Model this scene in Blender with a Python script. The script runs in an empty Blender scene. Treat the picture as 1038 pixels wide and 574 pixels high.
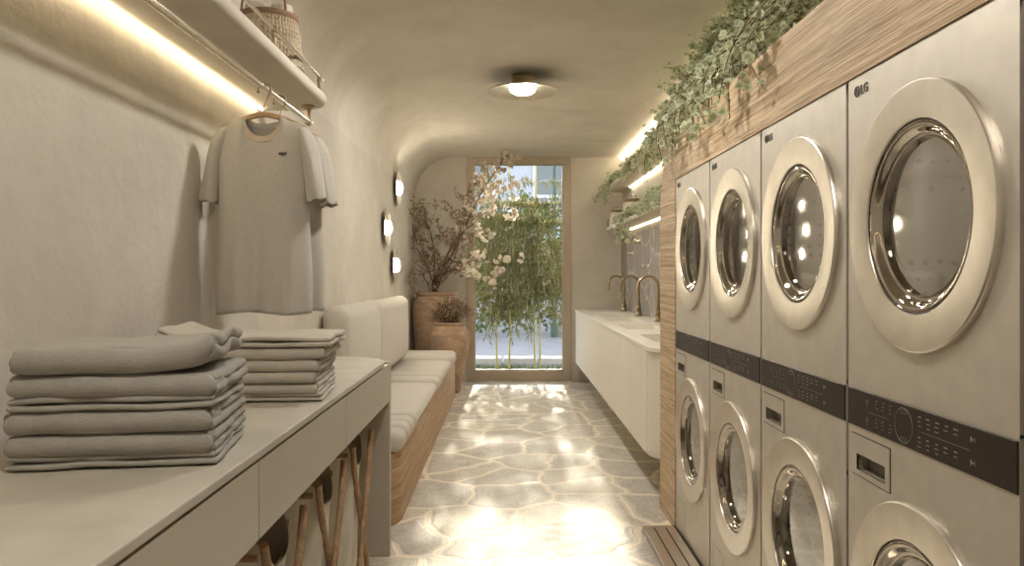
import bpy, bmesh, math, random
from math import pi, sin, cos, radians, sqrt
from mathutils import Vector, Matrix, noise as mnoise

SC = bpy.context.scene
COL = SC.collection
R = random.Random(7)

# ------------------------------------------------------------------ camera
F = 770.0
CAMH = 1.40
def P(px, py, Z):
    """a spot of the room that lies Z metres ahead, seen at pixel (px, py)"""
    return Vector(((px - 515) * Z / F, Z, CAMH - (py - 279) * Z / F))

cam_d = bpy.data.cameras.new('camera')
cam = bpy.data.objects.new('camera', cam_d)
COL.objects.link(cam)
cam.location = (0, 0, CAMH)
cam.rotation_euler = (pi / 2, 0, 0)
cam_d.sensor_width = 36
cam_d.lens = F * 36 / 1038
cam_d.shift_x = 4 / 1038
cam_d.shift_y = -8 / 1038
cam_d.clip_start = 0.02
SC.camera = cam

# ------------------------------------------------------------------ materials
class NT:
    def __init__(s, name):
        s.m = bpy.data.materials.new(name)
        s.m.use_nodes = True
        s.t = s.m.node_tree
        s.b = s.t.nodes['Principled BSDF']
        s.out = s.t.nodes['Material Output']
        s.geo = None
    def n(s, typ, **kw):
        nd = s.t.nodes.new(typ)
        for k, v in kw.items():
            setattr(nd, k, v)
        return nd
    def l(s, a, b):
        s.t.links.new(a, b)
    def pos(s, scale=(1, 1, 1), rot=(0, 0, 0)):
        if s.geo is None:
            s.geo = s.n('ShaderNodeNewGeometry')
        mp = s.n('ShaderNodeMapping')
        mp.inputs['Scale'].default_value = scale
        mp.inputs['Rotation'].default_value = rot
        s.l(s.geo.outputs['Position'], mp.inputs['Vector'])
        return mp.outputs['Vector']
    def noise(s, vec, scale, detail=4, rough=.55, dist=0):
        nd = s.n('ShaderNodeTexNoise')
        nd.inputs['Scale'].default_value = scale
        nd.inputs['Detail'].default_value = detail
        nd.inputs['Roughness'].default_value = rough
        nd.inputs['Distortion'].default_value = dist
        if vec is not None:
            s.l(vec, nd.inputs['Vector'])
        return nd
    def ramp(s, fac, stops, interp='LINEAR'):
        nd = s.n('ShaderNodeValToRGB')
        cr = nd.color_ramp
        cr.interpolation = interp
        while len(cr.elements) < len(stops):
            cr.elements.new(.5)
        for e, (p, c) in zip(cr.elements, stops):
            e.position = p
            e.color = (*c, 1) if len(c) == 3 else c
        s.l(fac, nd.inputs['Fac'])
        return nd.outputs['Color']
    def bump(s, h, strength, dist=.01, normal=None):
        nd = s.n('ShaderNodeBump')
        nd.inputs['Strength'].default_value = strength
        nd.inputs['Distance'].default_value = dist
        s.l(h, nd.inputs['Height'])
        if normal is not None:
            s.l(normal, nd.inputs['Normal'])
        return nd.outputs['Normal']
    def math(s, op, a, b=None, c=None):
        nd = s.n('ShaderNodeMath', operation=op)
        for i, v in enumerate((a, b, c)):
            if v is None: continue
            if isinstance(v, (int, float)): nd.inputs[i].default_value = v
            else: s.l(v, nd.inputs[i])
        return nd.outputs[0]
    def mix(s, fac, a, b, mode='MIX'):
        nd = s.n('ShaderNodeMix', data_type='RGBA', blend_type=mode)
        for i, v in ((0, fac), (6, a), (7, b)):
            if isinstance(v, (int, float)): nd.inputs[i].default_value = v
            elif isinstance(v, tuple): nd.inputs[i].default_value = (*v, 1)
            else: s.l(v, nd.inputs[i])
        return nd.outputs[2]
    def set(s, **kw):
        for k, v in kw.items():
            k = k.replace('_', ' ')
            if isinstance(v, (int, float, tuple)):
                if isinstance(v, tuple) and len(v) == 3: v = (*v, 1)
                s.b.inputs[k].default_value = v
            else:
                s.l(v, s.b.inputs[k])
        return s

def lerp3(a, k):
    return tuple(min(1, x * k) for x in a)

def plain(name, col, rough=.6, metal=0., var=.06, scale=8, bump=0., bscale=60, bdist=.004, sheen=0):
    t = NT(name)
    v = t.pos()
    nz = t.noise(v, scale, 5)
    c = t.ramp(nz.outputs['Fac'], [(.3, lerp3(col, 1 - var)), (.7, lerp3(col, 1 + var))])
    t.set(Base_Color=c, Roughness=rough, Metallic=metal)
    if sheen: t.set(Sheen_Weight=sheen)
    if bump:
        b = t.noise(v, bscale, 4)
        t.set(Normal=t.bump(b.outputs['Fac'], bump, bdist))
    return t.m

def plaster(name, col):
    t = NT(name)
    v = t.pos()
    a = t.noise(v, 1.3, 6, .6, .6)
    b = t.noise(v, 6, 6, .65, .3)
    c1 = t.ramp(a.outputs['Fac'], [(.3, lerp3(col, .88)), (.7, lerp3(col, 1.07))])
    c2 = t.ramp(b.outputs['Fac'], [(.3, (.88, .87, .85)), (.7, (1, 1, 1))])
    t.set(Base_Color=t.mix(.55, c1, c2, 'MULTIPLY'), Roughness=.82)
    t.b.inputs['Specular IOR Level'].default_value = .25
    h1 = t.noise(v, 14, 6, .6, .4)
    h2 = t.noise(v, 90, 3)
    n1 = t.bump(h1.outputs['Fac'], .3, .02)
    t.set(Normal=t.bump(h2.outputs['Fac'], .12, .004, n1))
    return t.m

def wood(name, dark, light, scale, ring=0.0, rough=.5, bump=.6, bdist=.004):
    t = NT(name)
    w = t.noise(t.pos((.9, .9, .9)), 1.1, 3)
    v0 = t.pos(scale)
    off = t.n('ShaderNodeVectorMath', operation='MULTIPLY_ADD')
    t.l(w.outputs['Color'], off.inputs[0])
    off.inputs[1].default_value = (ring, ring, ring)
    t.l(v0, off.inputs[2])
    v = off.outputs[0]
    g = t.noise(v, 1.0, 5, .6)
    g2 = t.noise(v, 3.1, 3, .6)
    f = t.math('ADD', t.math('MULTIPLY', g.outputs['Fac'], .5), t.math('MULTIPLY', g2.outputs['Fac'], .5))
    c = t.ramp(f, [(.40, dark), (.5, tuple((a + b) / 2 for a, b in zip(dark, light))), (.59, light)])
    big = t.noise(t.pos(), 1.2, 3)
    bc = t.ramp(big.outputs['Fac'], [(.35, (.86, .84, .82)), (.65, (1.0, 1.0, 1.0))])
    t.set(Base_Color=t.mix(.6, c, bc, 'MULTIPLY'), Roughness=rough)
    t.set(Normal=t.bump(f, bump, bdist))
    return t.m

def metal(name, col, rough, var=.05, met=1.):
    t = NT(name)
    nz = t.noise(t.pos((3, 3, 3)), 6, 3)
    t.set(Base_Color=t.ramp(nz.outputs['Fac'], [(.3, lerp3(col, 1 - var)), (.7, lerp3(col, 1 + var))]), Metallic=met, Roughness=rough)
    return t.m

def fabric(name, col, wsc=420, bs=.35, var=.07, mott=22):
    t = NT(name)
    v = t.pos()
    nz = t.noise(v, mott, 5, .7)
    sp = t.noise(v, 300, 2, .6)
    c = t.ramp(nz.outputs['Fac'], [(.3, lerp3(col, 1 - var)), (.7, lerp3(col, 1 + var))])
    c2 = t.ramp(sp.outputs['Fac'], [(.35, (.86, .86, .86)), (.65, (1, 1, 1))])
    t.set(Base_Color=t.mix(.6, c, c2, 'MULTIPLY'), Roughness=.92)
    t.set(Sheen_Weight=.15)
    t.b.inputs['Specular IOR Level'].default_value = .15
    sx = t.n('ShaderNodeSeparateXYZ'); t.l(t.pos((wsc, wsc, wsc)), sx.inputs[0])
    ss = [t.math('SINE', sx.outputs[i]) for i in range(3)]
    h = t.math('ADD', t.math('ADD', ss[0], ss[1]), ss[2])
    h = t.math('ADD', h, t.math('MULTIPLY', nz.outputs['Fac'], 2.5))
    t.set(Normal=t.bump(h, bs, .0012))
    return t.m

def emit(name, col, strength):
    t = NT(name)
    t.set(Base_Color=col, Emission_Color=col, Emission_Strength=strength, Roughness=.5)
    return t.m

def leaf_mat(name, dark, light, margin, transl=.35):
    t = NT(name)
    at = t.n('ShaderNodeVertexColor', layer_name='leaf')
    sp = t.n('ShaderNodeSeparateColor'); t.l(at.outputs['Color'], sp.inputs[0])
    c = t.mix(sp.outputs[1], dark, light)
    e = t.ramp(sp.outputs[0], [(.3, (0, 0, 0)), (1., (.85, .85, .85))])
    c = t.mix(e, c, margin)
    t.set(Base_Color=c, Roughness=.55)
    tr = t.n('ShaderNodeBsdfTranslucent'); t.l(c, tr.inputs['Color'])
    mx = t.n('ShaderNodeMixShader'); mx.inputs[0].default_value = transl
    t.l(t.b.outputs[0], mx.inputs[1]); t.l(tr.outputs[0], mx.inputs[2])
    t.l(mx.outputs[0], t.out.inputs['Surface'])
    return t.m

def glass_pane(name, tint, base_refl=0.0, rough=0.0, mul=1.5):
    t = NT(name)
    fr = t.n('ShaderNodeFresnel'); fr.inputs['IOR'].default_value = 1.52
    tr = t.n('ShaderNodeBsdfTransparent'); tr.inputs['Color'].default_value = (*tint, 1)
    gl = t.n('ShaderNodeBsdfGlossy'); gl.inputs['Roughness'].default_value = rough
    f = t.math('ADD', t.math('MULTIPLY', fr.outputs[0], mul), base_refl)
    mx = t.n('ShaderNodeMixShader'); t.l(f, mx.inputs[0])
    t.l(tr.outputs[0], mx.inputs[1]); t.l(gl.outputs[0], mx.inputs[2])
    t.l(mx.outputs[0], t.out.inputs['Surface'])
    return t.m

def floor_mat():
    t = NT('crazy_paving_stone')
    v = t.pos()
    d = t.noise(v, 1.6, 3)
    sub = t.n('ShaderNodeVectorMath', operation='MULTIPLY_ADD')
    t.l(d.outputs['Color'], sub.inputs[0]); sub.inputs[1].default_value = (.34, .34, 0); t.l(v, sub.inputs[2])
    vo = t.n('ShaderNodeTexVoronoi', feature='DISTANCE_TO_EDGE', voronoi_dimensions='2D')
    vo.inputs['Scale'].default_value = 2.25
    t.l(sub.outputs[0], vo.inputs['Vector'])
    vc = t.n('ShaderNodeTexVoronoi', feature='F1', voronoi_dimensions='2D')
    vc.inputs['Scale'].default_value = 2.25
    t.l(sub.outputs[0], vc.inputs['Vector'])
    n1 = t.noise(v, 9, 8, .7, .5)
    n2 = t.noise(v, 45, 5, .7)
    st = t.ramp(n1.outputs['Fac'], [(.3, (.44, .39, .315)), (.5, (.60, .545, .455)), (.72, (.72, .665, .57))])
    st2 = t.ramp(n2.outputs['Fac'], [(.35, (.62, .61, .6)), (.6, (1.05, 1.05, 1.05))])
    st = t.mix(.8, st, st2, 'MULTIPLY')
    hs = t.n('ShaderNodeSeparateColor'); t.l(vc.outputs['Color'], hs.inputs[0])
    tone = t.ramp(hs.outputs[0], [(0, (.86, .86, .87)), (1, (1.05, 1.04, 1.0))])
    st = t.mix(1.0, st, tone, 'MULTIPLY')
    joint = t.ramp(vo.outputs['Distance'], [(.0, (.80, .71, .56)), (.026, (.80, .71, .56)), (.032, (.50, .42, .32)), (.038, (.52, .44, .335)), (.046, (.74, .66, .53)), (.06, (.74, .66, .53))], 'LINEAR')
    fac = t.ramp(vo.outputs['Distance'], [(.05, (1, 1, 1)), (.066, (0, 0, 0))])
    t.set(Base_Color=t.mix(fac, st, joint))
    rr = t.ramp(n1.outputs['Fac'], [(.3, (.5,) * 3), (.7, (.7,) * 3)])
    t.set(Roughness=rr)
    h = t.math('ADD', t.math('MULTIPLY', n1.outputs['Fac'], .5), t.math('MULTIPLY', n2.outputs['Fac'], .25))
    e = t.ramp(vo.outputs['Distance'], [(.03, (.2,) * 3), (.06, (0,) * 3), (.1, (.6,) * 3)])
    t.set(Normal=t.bump(t.math('ADD', h, e), .28, .012))
    return t.m

def marble_mat():
    t = NT('grey_veined_stone')
    v = t.pos()
    d = t.noise(v, 2.2, 4)
    sub = t.n('ShaderNodeVectorMath', operation='MULTIPLY_ADD')
    t.l(d.outputs['Color'], sub.inputs[0]); sub.inputs[1].default_value = (.6, .6, .6); t.l(v, sub.inputs[2])
    vo = t.n('ShaderNodeTexVoronoi', feature='DISTANCE_TO_EDGE'); vo.inputs['Scale'].default_value = 1.9
    t.l(sub.outputs[0], vo.inputs['Vector'])
    n1 = t.noise(t.pos((1, 1, .5)), 9, 7, .7, .8)
    st = t.ramp(n1.outputs['Fac'], [(.32, (.20, .17, .145)), (.5, (.30, .26, .225)), (.7, (.42, .37, .32))])
    f = t.ramp(vo.outputs['Distance'], [(.0, (.85,) * 3), (.014, (.6,) * 3), (.04, (0,) * 3)])
    t.set(Base_Color=t.mix(f, st, (.72, .66, .56)), Roughness=.35)
    return t.m

def clay_mat():
    t = NT('weathered_terracotta')
    v = t.pos()
    n1 = t.noise(v, 5, 8, .7, .6)
    n2 = t.noise(t.pos((1, 1, 3)), 7, 6, .7, .3)
    c = t.ramp(n1.outputs['Fac'], [(.3, (.23, .125, .072)), (.5, (.36, .215, .13)), (.7, (.48, .33, .22))])
    w = t.ramp(n2.outputs['Fac'], [(.42, (.1,) * 3), (.7, (.75,) * 3)])
    t.set(Base_Color=t.mix(w, c, (.52, .43, .335)), Roughness=.85)
    t.set(Normal=t.bump(n1.outputs['Fac'], .4, .012))
    return t.m

def drum_mat():
    t = NT('perforated_steel_drum')
    v = t.pos()
    vo = t.n('ShaderNodeTexVoronoi', feature='F1'); vo.inputs['Scale'].default_value = 28
    vo.inputs['Randomness'].default_value = .15
    t.l(v, vo.inputs['Vector'])
    c = t.ramp(vo.outputs['Distance'], [(.18, (.16, .145, .12)), (.26, (.55, .52, .46))])
    t.set(Base_Color=c, Metallic=.6, Roughness=.45)
    return t.m

MT = {}
MT['wall'] = plaster('beige_plaster', (.66, .615, .545))
MT['ceil'] = plaster('beige_ceiling_plaster', (.72, .67, .595))
MT['floor'] = floor_mat()
MT['frame'] = plain('taupe_painted_frame', (.47, .395, .30), .5, 0, .05)
MT['shelf'] = plain('cream_plastered_shelf', (.66, .60, .51), .75, 0, .05, 5, .1)
MT['counter'] = plain('cream_solid_worktop', (.47, .435, .37), .55, 0, .12, 5, .12, 30)
MT['sinktop'] = plain('ivory_solid_sink_top', (.83, .79, .71), .4, 0, .03, 3)
MT['drawer'] = plain('greige_lacquer', (.44, .395, .32), .42, 0, .03, 3)
MT['cab'] = plain('ivory_painted_boards', (.83, .79, .71), .5, 0, .03, 3)
MT['gap'] = plain('dark_shadow_gap', (.035, .03, .025), .8)
MT['wood'] = wood('ridged_oak', (.36, .235, .125), (.72, .555, .365), (40, 1.0, 75), 2.0, .6, .9, .008)
MT['bench'] = wood('bench_oak', (.32, .19, .095), (.56, .385, .22), (2.0, 1.2, 60), 2.2, .5, .5, .003)
MT['stick'] = wood('ash_sticks', (.27, .155, .075), (.45, .285, .155), (30, 30, 5), .5, .5, .2, .002)
MT['hangerwood'] = wood('hanger_wood', (.40, .26, .13), (.60, .43, .25), (6, 40, 40), .5, .45, .2, .002)
MT['marble'] = marble_mat()
MT['clay'] = clay_mat()
MT['clay_in'] = plain('dark_clay_inside', (.16, .10, .07), .9)
MT['brass'] = metal('aged_brass', (.36, .285, .185), .28)
MT['brushed'] = metal('brushed_nickel_brass', (.74, .67, .56), .25)
MT['dish'] = metal('champagne_metal_dish', (.62, .53, .40), .3)
MT['machine'] = metal('champagne_steel_panel', (.60, .56, .495), .5, .05, .65)
MT['ring'] = metal('satin_champagne_ring', (.66, .615, .55), .33)
MT['chrome'] = metal('polished_door_glass_rim', (.46, .43, .385), .05)
MT['drum'] = drum_mat()
MT['rubber'] = plain('black_door_gasket', (.02, .018, .016), .5)
MT['panelglass'] = plain('smoked_control_glass', (.030, .021, .015), .42)
MT['panelglass'].node_tree.nodes['Principled BSDF'].inputs['Specular IOR Level'].default_value = .25
MT['mark'] = plain('pale_printed_marks', (.27, .245, .20), .6)
MT['darkbadge'] = plain('dark_badge', (.07, .06, .05), .4)
MT['gapshade'] = plain('grey_side_gap_shade', (.16, .145, .12), .6)  # grey stands for the shade inside the gaps between towers
MT['recess'] = plain('grey_handle_recess', (.30, .27, .225), .55)
MT['towel'] = fabric('grey_waffle_cloth', (.385, .365, .325), 2100, .3)
MT['towel2'] = fabric('pale_folded_cloth', (.52, .48, .415), 2300, .2)
MT['shirt'] = fabric('heather_jersey', (.55, .515, .455), 2600, .2, .06, 90)
MT['shirttrim'] = fabric('ribbed_collar_jersey', (.60, .51, .39), 1500, .25, .05)
MT['cushion'] = fabric('linen_cushion', (.62, .575, .51), 2200, .2, .03)
MT['bag'] = fabric('cotton_laundry_bag', (.70, .65, .55), 2500, .15, .05, 9)
MT['baglin'] = fabric('grey_bag_lining', (.66, .60, .49), 2500, .3, .05, 9)
MT['rope'] = fabric('beige_rope', (.56, .46, .34), 900, .4, .1)
MT['leather'] = plain('brown_leather', (.24, .14, .085), .55, 0, .1, 20)
MT['roll'] = fabric('white_rolled_towel', (.68, .63, .55), 700, .35)
MT['led'] = emit('warm_led_strip', (1.0, .84, .56), 4.2)
MT['led2'] = emit('warm_led_strip_soft', (1.0, .87, .62), 3.2)
MT['globe'] = emit('opal_lit_globe', (1.0, .955, .87), 70)
MT['globe2'] = emit('opal_lit_wall_globe', (1.0, .90, .70), 26)
MT['ivy'] = leaf_mat('variegated_ivy_leaf', (.24, .295, .15), (.43, .49, .29), (.72, .73, .56), .45)
MT['stem'] = plain('brown_stem', (.13, .075, .04), .8)
MT['branch'] = plain('bare_bark', (.115, .07, .043), .85, 0, .2, 40)
MT['petal'] = leaf_mat('cream_petal', (.72, .62, .50), (.82, .76, .66), (.80, .73, .62), .35)
MT['bud'] = leaf_mat('brown_bud', (.17, .10, .06), (.34, .24, .16), (.40, .30, .2), .2)
MT['dry'] = plain('dry_seed_heads', (.36, .26, .17), .9, 0, .2, 30)
MT['bamboo'] = plain('yellow_green_culm', (.40, .36, .11), .55, 0, .15, 8)
MT['bleaf'] = leaf_mat('bamboo_leaf', (.075, .075, .022), (.17, .16, .055), (.16, .15, .055), .5)
MT['hleaf'] = leaf_mat('hedge_leaf', (.03, .065, .014), (.095, .15, .035), (.09, .14, .04), .45)
MT['grass'] = plain('lawn_green', (.07, .11, .03), .9, 0, .3, 30)
MT['street'] = plain('pale_asphalt', (.21, .215, .24), .9, 0, .12, 3)
MT['kerb'] = plain('white_paving_stone', (.46, .455, .45), .8, 0, .08, 6)
MT['facade'] = plain('pale_render_facade', (.36, .385, .45), .85, 0, .03, 2)
MT['facadetrim'] = plain('white_window_trim', (.50, .52, .57), .6)
MT['winglass'] = plain('dark_window_glass', (.05, .07, .08), .1)
MT['pole'] = plain('dark_green_pole', (.03, .07, .055), .45)
MT['glass'] = glass_pane('door_glass', (.93, .94, .91))
MT['doorglass'] = glass_pane('tinted_porthole_glass', (.50, .465, .415), .015, .07, .5)
MT['tray'] = metal('bronze_floor_tray', (.50, .43, .34), .3)

# ------------------------------------------------------------------ mesh helpers
def new(): return bmesh.new()

def box(bm, x0, x1, y0, y1, z0, z1, bev=0, seg=2):
    b = bmesh.new()
    bmesh.ops.create_cube(b, size=1)
    for v in b.verts:
        v.co = Vector((x0 + (v.co.x + .5) * (x1 - x0), y0 + (v.co.y + .5) * (y1 - y0), z0 + (v.co.z + .5) * (z1 - z0)))
    if bev:
        bmesh.ops.bevel(b, geom=b.edges[:], offset=bev, segments=seg, affect='EDGES', profile=.5)
    merge(bm, b); return bm

def merge(bm, b, mat=None):
    vm = {}
    for v in b.verts:
        vm[v] = bm.verts.new(mat @ v.co if mat else v.co)
    for f in b.faces:
        try: bm.faces.new([vm[v] for v in f.verts])
        except ValueError: pass
    b.free()

def prism(bm, poly, a0, a1, axis='Z', bev=0, seg=2):
    """extrude a 2-D outline between two positions of one axis"""
    b = bmesh.new()
    def pt(p, a):
        return {'Z': (p[0], p[1], a), 'X': (a, p[0], p[1]), 'Y': (p[0], a, p[1])}[axis]
    lo = [b.verts.new(pt(p, a0)) for p in poly]
    hi = [b.verts.new(pt(p, a1)) for p in poly]
    n = len(poly)
    f1 = b.faces.new(lo); f2 = b.faces.new(hi[::-1])
    for i in range(n):
        b.faces.new([lo[i], hi[i], hi[(i + 1) % n], lo[(i + 1) % n]])
    bmesh.ops.recalc_face_normals(b, faces=b.faces[:])
    if bev:
        ed = [e for e in b.edges if (e.verts[0] in lo) == (e.verts[1] in lo)]
        bmesh.ops.bevel(b, geom=ed, offset=bev, segments=seg, affect='EDGES', profile=.5)
    big = [f for f in b.faces if len(f.verts) > 4]
    bmesh.ops.triangulate(b, faces=big)
    merge(bm, b); return bm

def arc(cx, cy, r, a0, a1, n=10):
    return [(cx + r * cos(radians(a0 + (a1 - a0) * i / n)), cy + r * sin(radians(a0 + (a1 - a0) * i / n))) for i in range(n + 1)]

def lathe(bm, prof, c=(0, 0, 0), axis='Z', n=40, disp=None):
    """revolve (radius, height) pairs"""
    rings = []
    c = Vector(c)
    for k, (r, h) in enumerate(prof):
        if r < 1e-6:
            p = {'Z': (0, 0, h), 'X': (h, 0, 0), 'Y': (0, h, 0)}[axis]
            rings.append([bm.verts.new(c + Vector(p))])
            continue
        ring = []
        for i in range(n):
            a = 2 * pi * i / n
            rr, hh = (r, h) if disp is None else disp(r, h, a, k)
            u, w = rr * cos(a), rr * sin(a)
            p = {'Z': (u, w, hh), 'X': (hh, u, w), 'Y': (u, hh, w)}[axis]
            ring.append(bm.verts.new(c + Vector(p)))
        rings.append(ring)
    for a, b in zip(rings, rings[1:]):
        if len(a) == 1 and len(b) == 1: continue
        for i in range(n):
            j = (i + 1) % n
            if len(a) == 1: f = [a[0], b[i], b[j]]
            elif len(b) == 1: f = [a[i], a[j], b[0]]
            else: f = [a[i], a[j], b[j], b[i]]
            bm.faces.new(f)
    return bm

def tube(bm, pts, r, n=8, closed=False, caps=True):
    pts = [Vector(p) for p in pts]
    N = len(pts)
    rs = r if isinstance(r, (list, tuple)) else [r] * N
    up = None; rings = []
    for i, p in enumerate(pts):
        if closed: t = pts[(i + 1) % N] - pts[i - 1]
        else: t = pts[min(i + 1, N - 1)] - pts[max(i - 1, 0)]
        if t.length < 1e-9: t = Vector((0, 0, 1))
        t.normalize()
        if up is None:
            up = t.orthogonal().normalized()
        else:
            up = up - t * up.dot(t)
            if up.length < 1e-6: up = t.orthogonal()
            up.normalize()
        w = t.cross(up)
        rings.append([bm.verts.new(p + (up * cos(2 * pi * k / n) + w * sin(2 * pi * k / n)) * rs[i]) for k in range(n)])
    m = N if closed else N - 1
    for i in range(m):
        a, b = rings[i], rings[(i + 1) % N]
        for k in range(n):
            bm.faces.new([a[k], a[(k + 1) % n], b[(k + 1) % n], b[k]])
    if caps and not closed:
        bm.faces.new(rings[0][::-1]); bm.faces.new(rings[-1])
    return bm

def sphere(bm, c, r, u=20, v=12, sc=(1, 1, 1)):
    b = bmesh.new()
    bmesh.ops.create_uvsphere(b, u_segments=u, v_segments=v, radius=r)
    merge(bm, b, Matrix.Translation(c) @ Matrix.Diagonal((*sc, 1))); return bm

def smooth_path(pts, k=4):
    """Catmull-Rom through the points"""
    pts = [Vector(p) for p in pts]
    out = []
    for i in range(len(pts) - 1):
        p0, p1, p2, p3 = pts[max(i - 1, 0)], pts[i], pts[i + 1], pts[min(i + 2, len(pts) - 1)]
        for j in range(k):
            t = j / k
            out.append(.5 * ((2 * p1) + (p2 - p0) * t + (2 * p0 - 5 * p1 + 4 * p2 - p3) * t * t + (3 * p1 - p0 - 3 * p2 + p3) * t ** 3))
    out.append(pts[-1]); return out

def add_leaf(bm, lay, p, d, nrm, L, W, shade, fold=.15, pts=6):
    d = d.normalized()
    s = d.cross(nrm)
    if s.length < 1e-5: s = d.orthogonal()
    s.normalize(); nn = s.cross(d)
    if pts == 7:
        outline = [(0, 0), (.3, .38), (.7, .5), (.98, .24), (.98, -.24), (.7, -.5), (.3, -.38)]
    elif pts == 4:
        outline = [(0, 0), (.35, .5), (1, 0), (.35, -.5)]
    else:
        outline = [(0, 0), (.12, .42), (.5, .5), (1, 0), (.5, -.5), (.12, -.42)]
    vs = [bm.verts.new(p + d * (L * a) + s * (W * b) + nn * (abs(b) * W * fold * 2)) for a, b in outline]
    if pts == 4:
        f = bm.faces.new(vs)
        for lp in f.loops: lp[lay] = (.2, shade, 0, 1)
        return
    c = bm.verts.new(p + d * (L * .42))
    for i in range(len(vs)):
        f = bm.faces.new([c, vs[i], vs[(i + 1) % len(vs)]])
        for lp in f.loops:
            lp[lay] = (0. if lp.vert is c else 1., shade, 0, 1)

def rvec(rr=R):
    while True:
        v = Vector((rr.uniform(-1, 1), rr.uniform(-1, 1), rr.uniform(-1, 1)))
        if .05 < v.length < 1: return v.normalized()

# ------------------------------------------------------------------ object helpers
def link(o): COL.objects.link(o); return o

def thing(name, label, cat, loc, group=None):
    o = link(bpy.data.objects.new(name, None))
    o.location = loc; o.empty_display_size = .1
    tag(o, label, cat, group); return o

def tag(o, label, cat, group=None):
    o['label'] = label; o['category'] = cat
    if group: o['group'] = group
    return o

def wloc(o):
    v = Vector((0, 0, 0))
    while o is not None:
        v += o.location; o = o.parent
    return v

def obj(name, bm, m, parent=None, smooth=20, recalc=True, label=None):
    """geometry given in room coordinates; origin goes to the parent or to the base of the mesh"""
    if recalc: bmesh.ops.recalc_face_normals(bm, faces=bm.faces[:])
    if parent is not None:
        off = wloc(parent)
        for v in bm.verts: v.co -= off
        loc = Vector((0, 0, 0))
    else:
        xs = [v.co for v in bm.verts]
        lo = Vector((min(c.x for c in xs), min(c.y for c in xs), min(c.z for c in xs)))
        hi = Vector((max(c.x for c in xs), max(c.y for c in xs), max(c.z for c in xs)))
        loc = Vector(((lo.x + hi.x) / 2, (lo.y + hi.y) / 2, lo.z))
        for v in bm.verts: v.co -= loc
    me = bpy.data.meshes.new(name)
    bm.to_mesh(me); bm.free()
    if smooth:
        me.shade_smooth(); me.set_sharp_from_angle(angle=radians(smooth))
    me.materials.append(MT[m] if isinstance(m, str) else m)
    o = link(bpy.data.objects.new(name, me))
    o.location = loc
    if parent is not None: o.parent = parent
    if label: o['label'] = label
    return o

def struct(name, bm, m, parent=None, smooth=20):
    o = obj(name, bm, m, parent, smooth)
    if parent is None: o['kind'] = 'structure'
    return o

def copy_tree(o, parent=None):
    c = o.copy(); link(c)
    if parent is not None: c.parent = parent
    for ch in [k for k in bpy.data.objects if k.parent == o]:
        copy_tree(ch, c)
    return c

def text_mesh(bm, s, size, mat4, extrude=.001, bold=0.0):
    cu = bpy.data.curves.new('lettering', 'FONT')
    cu.body = s; cu.size = size; cu.extrude = extrude; cu.offset = bold
    cu.resolution_u = 3
    o = link(bpy.data.objects.new('lettering', cu))
    bpy.context.view_layer.update()
    me = o.to_mesh()
    b = bmesh.new(); b.from_mesh(me)
    merge(bm, b, mat4)
    o.to_mesh_clear()
    bpy.data.objects.remove(o); bpy.data.curves.remove(cu)

# ------------------------------------------------------------------ room
XL, XR, YB, YN, H = -1.23, 1.517, 10.07, -1.3, 2.96
CR = .5
SX0, SX1, SY0, SY1 = -.62, 1.15, -1.05, .2      # opening of the added, unseen roof light
bm = new(); box(bm, XL - .3, XR + .3, YN - .3, YB + .25, -.15, 0); struct('floor', bm, 'floor', None, 0)
bm = new()
box(bm, XL - .25, XL, YN - .25, YB + .25, 0, H - CR); struct('wall_left', bm, 'wall', None, 0)
bm = new()
prof = [(XL, H - CR)] + arc(XL + CR, H - CR, CR, 180, 90, 20)[1:] + [(XL + CR, H + .2), (XL - .25, H + .2), (XL - .25, H - CR)]
prism(bm, prof, YN - .25, YB + .25, 'Y'); struct('trim_2', bm, 'ceil')      # the rounded cove
bm = new()
for q in ((XL + CR, XR + .25, SY1, YB + .25), (XL + CR, XR + .25, YN - .25, -1.05), (XL + CR, -.62, -1.05, SY1), (1.15, XR + .25, -1.05, SY1)): box(bm, *q, H, H + .2)
struct('ceiling', bm, 'ceil', None, 0)
bm = new(); box(bm, XR, XR + .25, YN - .25, YB + .25, 0, H); struct('wall_right', bm, 'wall', None, 0)
DX0, DX1 = -.545, .835          # door frame outer edges
bm = new()
prism(bm, [(XL, 0), (XL, H - CR)] + arc(XL + CR, H - CR, CR, 180, 90, 20)[1:] + [(DX0, H), (DX0, 0)], YB, YB + .25, 'Y'); box(bm, DX1, XR, YB, YB + .25, 0, H)
struct('wall_back', bm, 'wall', None, 0)
bm = new(); box(bm, XL + .001, XR, YN - .25, YN, 0, H); struct('wall_near', bm, 'wall', None, 0)
# added roof light over the unseen entrance end, to brighten the near side
bm = new()
for a, b_ in ((SX0, SX0 + .05), (SX1 - .05, SX1)): box(bm, a, b_, SY0, SY1, H + .12, H + .24)
for a, b_ in ((SY0, SY0 + .05), (SY1 - .05, SY1)): box(bm, SX0 + .05, SX1 - .05, a, b_, H + .12, H + .24)
wn = struct('fill_skylight', bm, 'frame', None, 0)
bm = new()
bm.faces.new([bm.verts.new(p) for p in ((SX0 + .05, SY0 + .05, H + .18), (SX1 - .05, SY0 + .05, H + .18), (SX1 - .05, SY1 - .05, H + .18), (SX0 + .05, SY1 - .05, H + .18))])
obj('fill_skylight_pane', bm, 'glass', wn, 0)

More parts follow.
